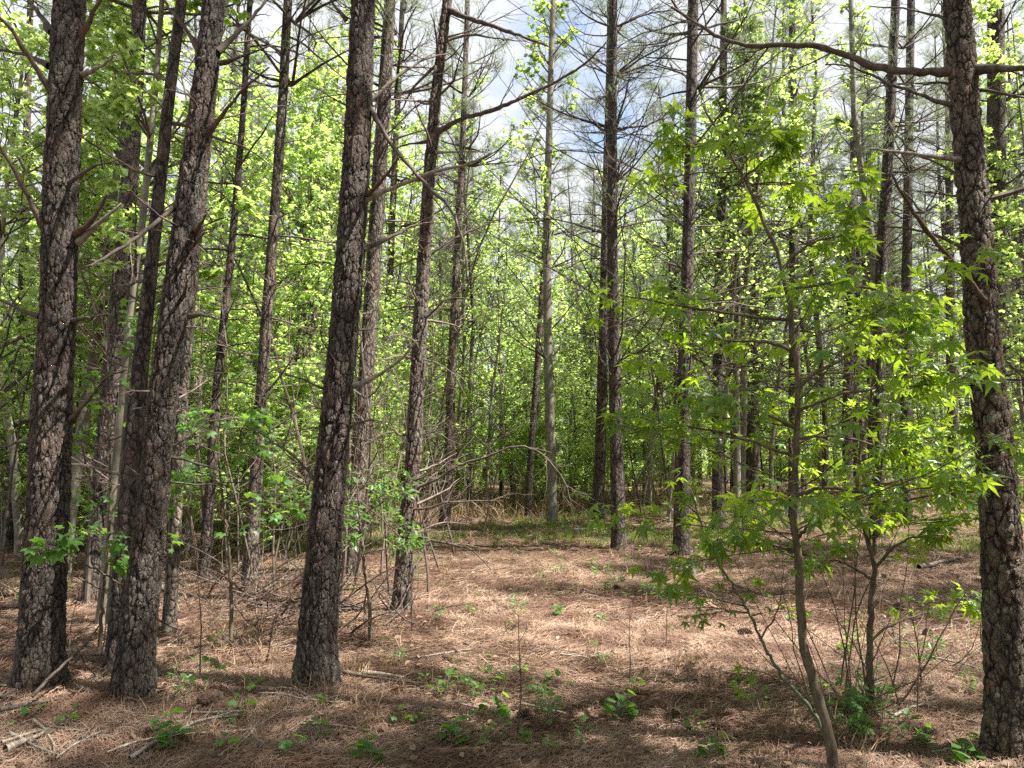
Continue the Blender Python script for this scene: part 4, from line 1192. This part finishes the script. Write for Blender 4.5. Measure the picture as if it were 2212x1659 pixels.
gum_sapling('maple_sapling', 'small maple sprig with bright leaves beside the leaning left trunk',
            [(305, 1500), (300, 1400), (277, 1285), (240, 1255), (190, 1232), (147, 1222), (115, 1195)],
            5.7, 6, 2.5, [],
            3, (.8, 1.1), .22, .13, 604, (M_SAP, M_SAP), lv=2, tdz=-.95, tpl=MAPLE, leafmat=M_SEED)
gum_sapling('maple_sapling', 'low maple sapling behind the gap between leaning and centre-left trunks',
            [(500, 1330), (495, 1200), (480, 1080), (470, 980), (475, 900)], 6.2, 8, 3,
            [([(495, 1120), (560, 1090), (640, 1100), (690, 1120)], 2, 0), ([(490, 1060), (430, 1030), (400, 1040)], 2, 0)],
            16, (.8, 1.9), .9, .11, 605, (M_SAP, M_SAP), lv=2, tpl=MAPLE, leafmat=M_SEED)
gum_sapling('maple_sapling', 'maple sapling with dull leaves between the two nearest left trunks',
            [(215, 1390), (225, 1250), (240, 1100), (235, 950), (230, 850), (235, 700)], 6.0, 8, 3,
            [([(235, 960), (290, 940), (350, 930)], 2, 0), ([(236, 860), (200, 830), (180, 820)], 2, 0), ([(235, 720), (260, 690), (290, 710)], 2, 0)],
            16, (.8, 2.6), .7, .11, 606, (M_SAP, M_SAP), lv=2, tpl=MAPLE, leafmat=M_SEED)
gum_sapling('green_shrub', 'bright leafy shrub between the left-centre trunk and slender centre pine',
            [(800, 1330), (790, 1250), (780, 1180), (775, 1100), (770, 1030)], 6.6, 8, 3,
            [([(780, 1120), (830, 1090), (880, 1070)], 2, 0), ([(778, 1160), (740, 1130), (720, 1090)], 2, 0)],
            16, (.7, 1.35), .6, .11, 607, (M_SAP, M_SAP), lv=6, tpl=OVAL2, leafmat=M_SEED)


# ------------------------------------------------------------------ seedlings
def seedling(seed, h, nst, size, tpl, nleaf):
    rg = np.random.default_rng(seed)
    st = MB(); lf = MB()
    S = np.concatenate([rg.normal(0, .02, (nst, 2)), np.full((nst, 1), -.01)], 1)
    D = np.concatenate([rg.normal(0, .35, (nst, 2)), np.ones((nst, 1))], 1)
    b = grow(S, D, h * rg.uniform(.6, 1.1, nst), 6, .08, .02, rg); R = taper(np.full(nst, .0022), 6, .5)
    tubes(st, b, R, 4)
    S3, D3, t3, r3, p3 = kids(b, R, nleaf, .3, 1.0, 1.2, rg, .7)
    pe = grow(S3, D3, rg.uniform(.015, .05, len(S3)), 3, .1, -.05, rg); tubes(st, pe, np.full((len(S3), 3), .0008), 3)
    leaves(lf, pe[:, -1], nrm(pe[:, -1] - pe[:, 0]) - np.array([0, 0, .2]), nrm(np.array([0, -.2, 1.0]) + rg.normal(0, .35, (len(S3), 3))), size * rg.uniform(.5, 1.15, len(S3)), tpl)
    root = empty('seedling', (0, 0, -200), 'small green seedling growing through the fallen needles', 'seedling', 'seedlings on the forest floor')
    SRC_CHILDREN[root.name] = [st.obj('stem', M_SAP_GREEN, root), lf.obj('leaves', M_SEED, root)]
    return root


SEED = [seedling(701, .22, 3, .055, OVAL2, 7), seedling(702, .14, 2, .045, MAPLE, 5), seedling(703, .30, 4, .05, OVAL2, 8), seedling(704, .10, 2, .05, GUM_LO, 4), seedling(705, .18, 4, .06, TULIP, 5)]
rng = np.random.default_rng(88)
SP = [(1000, 1500, 2), (1030, 1520, 0), (1070, 1490, 2), (1065, 1560, 4), (1180, 1540, 0), (1190, 1570, 2), (1160, 1510, 1), (955, 1510, 0), (1130, 1470, 1), (860, 1440, 2), (870, 1580, 1), (890, 1575, 1), (700, 1600, 0), (380, 1620, 4), (335, 1590, 1),
      (400, 1510, 0), (530, 1560, 1), (990, 1610, 4), (1065, 1610, 0), (1190, 1640, 1), (1340, 1560, 4), (1270, 1610, 1), (1380, 1500, 1), (1630, 1540, 0), (1830, 1540, 4), (1840, 1560, 2), (1850, 1590, 4), (1900, 1560, 0), (1820, 1610, 2), (1880, 1500, 2),
      (1930, 1610, 0), (2000, 1620, 4), (2090, 1655, 4), (1400, 1290, 2), (1420, 1300, 0), (1450, 1290, 2), (1210, 1240, 0), (1330, 1270, 2), (1290, 1240, 0), (1700, 1350, 1), (1850, 1400, 2), (1830, 1420, 4), (1990, 1450, 0), (2020, 1430, 2), (150, 1580, 1), (60, 1555, 3),
      (480, 1470, 1), (460, 1400, 1), (1300, 1440, 0), (1510, 1600, 1), (1540, 1650, 4), (800, 1650, 4), (620, 1650, 1), (500, 1640, 1)]
for (u, v, k) in SP:
    p = G(u, v); place(SEED[k], p[0], p[1], rng, rng.uniform(.8, 1.3), tilt=.1)
_cx, _cy = scatter_ground(rng, 30, 4.3, 18, .9, 1.0)
for _ in range(150):
    _k = int(rng.integers(0, 30)); _r = .12 + .07 * _cy[_k]
    x, y = [_cx[_k] + rng.normal(0, _r)], [_cy[_k] + rng.normal(0, _r)]
    if y[0] < 4: continue
    place(SEED[int(rng.integers(0, 5))], float(x[0]), float(y[0]), rng, rng.uniform(.5, 1.0), tilt=.1)


# ------------------------------------------------------------------ fallen branches, sticks, brush, cones
def fallen(name, label, px, w, seed, mat=M_STICK, tw=6, lift=.03, group=None, cat='fallen branch'):
    rg = np.random.default_rng(seed)
    pts = np.array([G(u, v) for u, v in px])
    seg = np.concatenate([[0], np.cumsum(np.linalg.norm(np.diff(pts, axis=0), axis=1))])
    n = max(10, int(seg[-1] / .04)); t = np.linspace(0, seg[-1], n)
    out = np.stack([np.interp(t, seg, pts[:, i]) for i in range(3)], -1)
    out[:, :2] += np.cumsum(rg.normal(0, .0028, (n, 2)), 0)
    out[:, 2] = gh(out[:, 0], out[:, 1]) + lift + w * .5
    base = out[0].copy(); base[2] = gh(base[0], base[1])
    r = w / 2 * (1 - .65 * np.linspace(0, 1, n)) * (1 + rg.normal(0, .05, n))
    root = empty(name, base, label, cat, group)
    mb = MB(); tubes(mb, out[None], r[None], 8); mb.obj('stem', mat, root, True, base)
    if tw:
        S, D, tt, rr, pl = kids(out[None], r[None], tw, .2, .98, .7, rg, .8); D[:, 2] = np.abs(D[:, 2]) * .3 + .02
        b = grow(S, D, pl * .3 * rg.uniform(.3, 1.1, len(S)), 6, .14, -.02, rg)
        b[:, :, 2] = np.maximum(b[:, :, 2], gh(b[:, :, 0], b[:, :, 1]) + .01)
        m2 = MB(); tubes(m2, b, taper(np.clip(rr * .5, .0015, .008), 6, .4), 5); m2.obj('side_twigs', mat, root, False, base)
    return root


fallen('fallen_branch', 'long grey curved branch on the needles at the lower left, nearest the frame bottom', [(280, 1655), (330, 1620), (385, 1595), (440, 1570), (520, 1560)], .022, 801, GREY)
fallen('fallen_branch', 'pale forked stick ending right of the pine cone at lower left', [(470, 1650), (520, 1615), (548, 1580), (560, 1540)], .012, 802, GREY, 3)
fallen('fallen_branch', 'thick brown broken branch lying below the leftmost pine', [(0, 1550), (50, 1540), (110, 1528), (160, 1522)], .035, 803, M_LIMB, 2)
fallen('fallen_branch', 'grey scaly branch piece at the bottom left corner', [(10, 1640), (50, 1620), (85, 1608)], .045, 804, M_STICK, 1)
fallen('fallen_branch', 'straight pale stick pointing up right in the lower left', [(60, 1620), (110, 1590), (150, 1565), (185, 1540)], .024, 805, M_STICK, 3)
fallen('fallen_branch', 'thin branch slanting across the lower left floor', [(70, 1570), (95, 1590), (110, 1620), (112, 1640)], .02, 806, M_STICK, 3)
fallen('fallen_branch', 'long thin wavy twig running right from the lower left pile', [(230, 1640), (300, 1615), (370, 1600), (450, 1595), (540, 1590), (600, 1550)], .014, 807, M_STICK, 5)
fallen('fallen_branch', 'slender dark stick right of the lower left pile', [(160, 1610), (230, 1600), (330, 1580), (420, 1590)], .014, 808, M_LIMB, 4)
fallen('fallen_branch', 'dark branch lying right of the left-centre trunk foot', [(740, 1465), (790, 1475), (860, 1485), (920, 1490)], .03, 809, M_LIMB, 6)
fallen('fallen_branch', 'pale short branch end beside the dark branch at centre left', [(785, 1468), (830, 1472), (870, 1478)], .04, 810, M_STICK, 2)
fallen('fallen_branch', 'thin pale twig across the needles at bottom centre left', [(620, 1628), (650, 1640), (690, 1655)], .008, 811, GREY, 0)
fallen('fallen_branch', 'dark thin stick in the sunny middle of the floor', [(870, 1418), (920, 1406), (980, 1410)], .014, 812, M_LIMB, 2)
fallen('fallen_branch', 'thin stick right of centre on the shaded needles', [(1210, 1423), (1270, 1430), (1340, 1418)], .014, 813, M_STICK, 2)
fallen('fallen_branch', 'small stick leaning in the needles near the centre seedlings', [(1035, 1425), (1065, 1450), (1095, 1477)], .013, 814, M_STICK, 0)
fallen('fallen_branch', 'branch lying under the sapling shoots at lower right', [(1700, 1455), (1760, 1448), (1830, 1440)], .022, 815, M_STICK, 4)
fallen('fallen_branch', 'grey stick right of the tall sapling foot', [(1925, 1565), (1970, 1545), (2020, 1530)], .022, 816, M_STICK, 1)
fallen('fallen_branch', 'long branch behind the right edge pine foot', [(2010, 1430), (2080, 1445), (2140, 1465)], .02, 817, M_STICK, 5)
fallen('fallen_branch', 'weathered log left of the right edge pine on the far slope', [(1985, 1235), (2040, 1222), (2110, 1210)], .07, 818, M_LIMB, 2)
fallen('fallen_branch', 'pale stick in front of the straight dark centre-right pine', [(1240, 1150), (1300, 1150), (1325, 1145)], .05, 819, M_STICK, 1)
fallen('fallen_branch', 'small bleached stick in the middle distance right of centre', [(1412, 1233), (1440, 1236), (1465, 1234)], .04, 820, GREY, 0)
fallen('fallen_branch', 'thin branch lying across the far right slope', [(1900, 1300), (1960, 1330), (2000, 1350)], .02, 821, M_STICK, 3)

for i, (px, w, lab) in enumerate((
        ([(0, 1620), (60, 1600), (120, 1585), (200, 1600)], .018, 'brown stick at the left edge above the bottom corner'),
        ([(120, 1655), (150, 1630), (200, 1600), (250, 1585)], .014, 'pale twig rising right from the bottom left corner'),
        ([(200, 1560), (290, 1540), (370, 1520), (440, 1500)], .016, 'thin branch below the leaning left trunk'),
        ([(330, 1570), (420, 1575), (520, 1545)], .018, 'dark charred looking branch right of the large pine cone'),
        ([(20, 1600), (70, 1630), (130, 1650)], .02, 'short stick crossing the grey piece at the bottom left'),
        ([(140, 1545), (215, 1490), (262, 1440)], .012, 'thin stick between the two leftmost trunk feet'),
        ([(455, 1595), (470, 1560), (500, 1530)], .009, 'fine curved twig above the wavy twig at lower left'),
        ([(560, 1510), (640, 1520), (720, 1530), (800, 1528)], .014, 'long thin stick in front of the left-centre trunk'),
        ([(0, 1520), (30, 1500), (70, 1492)], .02, 'stick end at the left edge beside the leftmost trunk'))):
    fallen('fallen_branch', lab, px, w, 830 + i, (M_STICK, GREY, M_LIMB)[i % 3], 3)
rng = np.random.default_rng(90)
for i in range(110):
    x, y = scatter_ground(rng, 1, 4.1, 13, 1.0, 1.0); x = float(x[0]); y = float(y[0])
    if i % 2 == 0: x = -abs(x)
    L = rng.uniform(.15, .7); a = rng.uniform(0, 6.28)
    n = 8; t = np.linspace(0, L, n)
    X = x + np.cos(a) * t + np.cumsum(rng.normal(0, .008, n)); Y = y + np.sin(a) * t + np.cumsum(rng.normal(0, .008, n))
    r = rng.uniform(.003, .009)
    base = np.array([x, y, float(gh(x, y))])
    pa = np.stack([X, Y, gh(X, Y) + .028 + r], -1)
    mb = MB(); tubes(mb, pa[None], (r * (1 - .5 * t / L))[None], 6)
    o = mb.obj('twig', (M_STICK, M_LIMB, M_STICK)[i % 3], None, True, base); o.location = tuple(base)
    tag(o, 'small bare twig lying on the fallen needles', 'twig', 'twigs on the forest floor')

# upright dead shoots and brush tangles
def brush(name, label, cat, px, R, n, L, seed, mat, up=.5, thick=.005, fine=4):
    rg = np.random.default_rng(seed)
    c = G(*px)
    S = np.stack([c[0] + rg.normal(0, R, n), c[1] + rg.normal(0, R, n), np.zeros(n)], -1); S[:, 2] = gh(S[:, 0], S[:, 1]) - .01
    az = rg.uniform(0, 6.28, n); e = rg.uniform(.1, 1.4, n) * up + .1
    D = np.stack([np.cos(az) * np.cos(e), np.sin(az) * np.cos(e), np.sin(e)], -1)
    b = grow(S, D, L * rg.uniform(.4, 1.1, n), 9, .10, .01, rg); b[:, :, 2] = np.maximum(b[:, :, 2], gh(b[:, :, 0], b[:, :, 1]) + .008)
    R1 = taper(thick * rg.uniform(.6, 1.4, n), 9, .3)
    root = empty(name, c, label, cat)
    mb = MB(); tubes(mb, b, R1, 5); mb.obj('stems', mat, root, True, c)
    S2, D2, t2, r2, pl = kids(b, R1, fine, .2, 1, .8, rg)
    b2 = grow(S2, D2, pl * .4 * rg.uniform(.4, 1.1, len(S2)), 5, .15, 0, rg); b2[:, :, 2] = np.maximum(b2[:, :, 2], gh(b2[:, :, 0], b2[:, :, 1]) + .006)
    m2 = MB(); tubes(m2, b2, taper(np.clip(r2 * .5, .001, .004), 5, .4), 3); m2.obj('twigs', mat, root, False, c)


brush('brush_tangle', 'tangle of dry fallen limbs between left-centre trunk and slender pine', 'brush', (790, 1330), .35, 26, 1.2, 901, M_TWIG, .5, .010, 6)
brush('brush_tangle', 'heap of grey dead branches behind the leaning left trunk', 'brush', (560, 1320), .5, 30, 1.4, 902, M_TWIG_DRY, .4, .010, 6)
brush('brush_tangle', 'dark dead shoots standing left of the left-centre trunk', 'brush', (570, 1430), .12, 8, 1.0, 903, M_LIMB, 1.0, .006, 4)
brush('brush_tangle', 'upright leafless shoot cluster at the foot of the twin stemmed sapling', 'brush', (1860, 1520), .16, 22, 1.3, 904, M_SAP, 1.0, .005, 4)
brush('brush_tangle', 'thin brown shoots around the foot of the tall sapling', 'brush', (1780, 1600), .12, 12, .8, 905, M_SAP_RED, .9, .004, 3)
brush('brush_tangle', 'dry limbs lying behind the sunlit trunk in the left gap', 'brush', (470, 1270), .7, 34, 1.6, 906, M_TWIG_DRY, .35, .012, 6)
brush('brush_tangle', 'wiry stems beside the leftmost pine foot', 'brush', (200, 1450), .2, 12, .9, 907, M_TWIG, .6, .005, 5)
brush('brush_tangle', 'sprawling low stems right of the twin stemmed sapling', 'brush', (2030, 1430), .2, 14, .9, 908, M_SAP_GREEN, .45, .004, 4)
brush('brush_tangle', 'dry stalks in the grass right of the slender pine', 'brush', (1060, 1290), .35, 18, .5, 909, M_TWIG_DRY, .9, .003, 2)
fallen('leaning_stick', 'long slender stick leaning against the leftmost pine foot', [(70, 1490), (120, 1475)], .02, 822, M_LIMB, 0)
lp_rng = np.random.default_rng(31)
mbl = MB(); pal = limb_path([(70, 1505), (130, 1440), (180, 1400), (215, 1350)], 4.7, .5, lp_rng, 24)
tubes(mbl, pal[None], np.linspace(.012, .005, 24)[None], 7)
b0 = pal[0].copy(); ob = mbl.obj('leaning_branch', M_LIMB, None, True, b0); ob.location = tuple(b0)
tag(ob, 'long thin branch propped diagonally beside the leftmost pine base', 'branch')

# single upright bare stalks
for (u, v, h, seed, lab) in ((1118, 1600, .75, 1, 'dark upright stalk standing among the centre seedlings'), (433, 1470, 1.4, 2, 'tall bare reddish stalk left of the left-centre trunk'),
                             (1360, 1470, .5, 3, 'bare upright stalk right of centre in the shaded needles'), (1440, 1400, .4, 4, 'short bare stalk at the shadow edge right of centre'), (2120, 1400, .5, 5, 'bare stalk left of the right edge pine'),
                             (1990, 1480, .7, 6, 'thin stalk standing in shade at lower right'), (890, 1370, .5, 7, 'broken pale stalk right of the slender pine foot')):
    rg = np.random.default_rng(950 + seed); c = G(u, v)
    b = grow([c - np.array([0, 0, .02])], [[rg.normal(0, .08), rg.normal(0, .08), 1]], h, 12, .05, .02, rg); r = taper(np.array([.006]), 12, .35)
    root = empty('bare_stalk', c, lab, 'stalk')
    mb = MB(); tubes(mb, b, r, 6); mb.obj('stem', M_SAP_RED if seed in (2, 4) else M_LIMB, root, True, c)
    S2, D2, t2, r2, pl = kids(b, r, 8, .3, 1, .7, rg); b2 = grow(S2, D2, pl * .25 * rg.uniform(.4, 1.1, len(S2)), 5, .12, .03, rg)
    m2 = MB(); tubes(m2, b2, taper(np.full(len(S2), .0018), 5, .5), 4); m2.obj('side_twigs', M_LIMB, root, False, c)


def cone_mesh():
    V = []; Fc = []
    rg = np.random.default_rng(4)
    mb = MB()
    nsc = 110
    for i in range(nsc):
        t = i / (nsc - 1); a = i * 2.39996
        rad = .5 * math.sin(math.pi * min(1, (t * .86 + .10))) ** .8 * .055
        x = -.055 + .11 * t
        tip = np.array([x + .010, (rad + .012) * math.cos(a), (rad + .012) * math.sin(a)])
        base = np.array([x - .004, rad * .3 * math.cos(a), rad * .3 * math.sin(a)])
        side = np.array([0, -math.sin(a), math.cos(a)]) * .0085
        nrmv = np.array([1, 0, 0]) * .004
        v = [base - side * .4, base + side * .4, tip + side, tip - side, tip + nrmv, base + nrmv * 1.5]
        mb.add(v, [(0, 1, 2, 3)]); k = mb.n - 6
        mb.f.append(np.array([(k + 3, k + 2, k + 4), (k + 0, k + 3, k + 5), (k + 2, k + 1, k + 5), (k + 3, k + 4, k + 5), (k + 4, k + 2, k + 5)], np.int32))
    core = grow([[-.055, 0, 0]], [[1, 0, 0]], .11, 8, 0, 0, rg)
    tubes(mb, core, np.array([[.006, .013, .017, .018, .017, .014, .009, .003]]), 10)
    return mb.mesh('pine_cone', M_CONE, False)


cm = cone_mesh()
rng = np.random.default_rng(12)
for (u, v, s, lab) in ((450, 1530, 1.5, 'large dark open pine cone between the leaning trunk and lower left sticks'), (1009, 1402, .9, 'pine cone on the needles in the sunny patch left of centre'),
                       (1104, 1368, 1.0, 'pale pine cone in the sun at the centre of the floor'), (1137, 1558, .9, 'dark pine cone among the centre seedlings'), (967, 1431, .8, 'pine cone lying in shade just left of the thin stick'),
                       (1942, 1319, 1.0, 'pine cone on the sunlit slope right of the twin sapling'), (2005, 1379, 1.1, 'pine cone in shadow left of the right edge pine'), (1608, 1379, 1.2, 'dark pine cone at the shadow edge left of the arching sapling'),
                       (1457, 1560, 1.0, 'pine cone in deep shade at lower right of centre'), (1120, 1475, .7, 'small pine cone behind the centre seedlings'), (812, 1548, .8, 'pine cone at bottom centre left in the needles')):
    p = G(u, v); o = bpy.data.objects.new('pine_cone', cm); COL.objects.link(o)
    o.location = (p[0], p[1], p[2] + .028 * s + .015); o.rotation_euler = (rng.uniform(0, 6), rng.normal(0, .2), rng.uniform(0, 6)); o.scale = (s, s, s)
    tag(o, lab, 'pine cone', 'pine cones on the floor')

for _ in range(16):
    x, y = scatter_ground(rng, 1, 4.3, 12, 1.0, .95); x = float(x[0]); y = float(y[0]); s = rng.uniform(.6, 1.0)
    o = bpy.data.objects.new('pine_cone', cm); COL.objects.link(o)
    o.location = (x, y, float(gh(x, y)) + .028 * s + .012); o.rotation_euler = (rng.uniform(0, 6), rng.normal(0, .2), rng.uniform(0, 6)); o.scale = (s, s, s)
    tag(o, 'small pine cone half sunk in the fallen needles', 'pine cone', 'small pine cones sunk in the needles')

# sources never used are removed
for src in [b[1] for b in BL] + SAP + SHR + POLE + SNAG + BP + SEED:
    if src.name not in USED:
        for c in SRC_CHILDREN[src.name]: bpy.data.objects.remove(c)
        bpy.data.objects.remove(src)
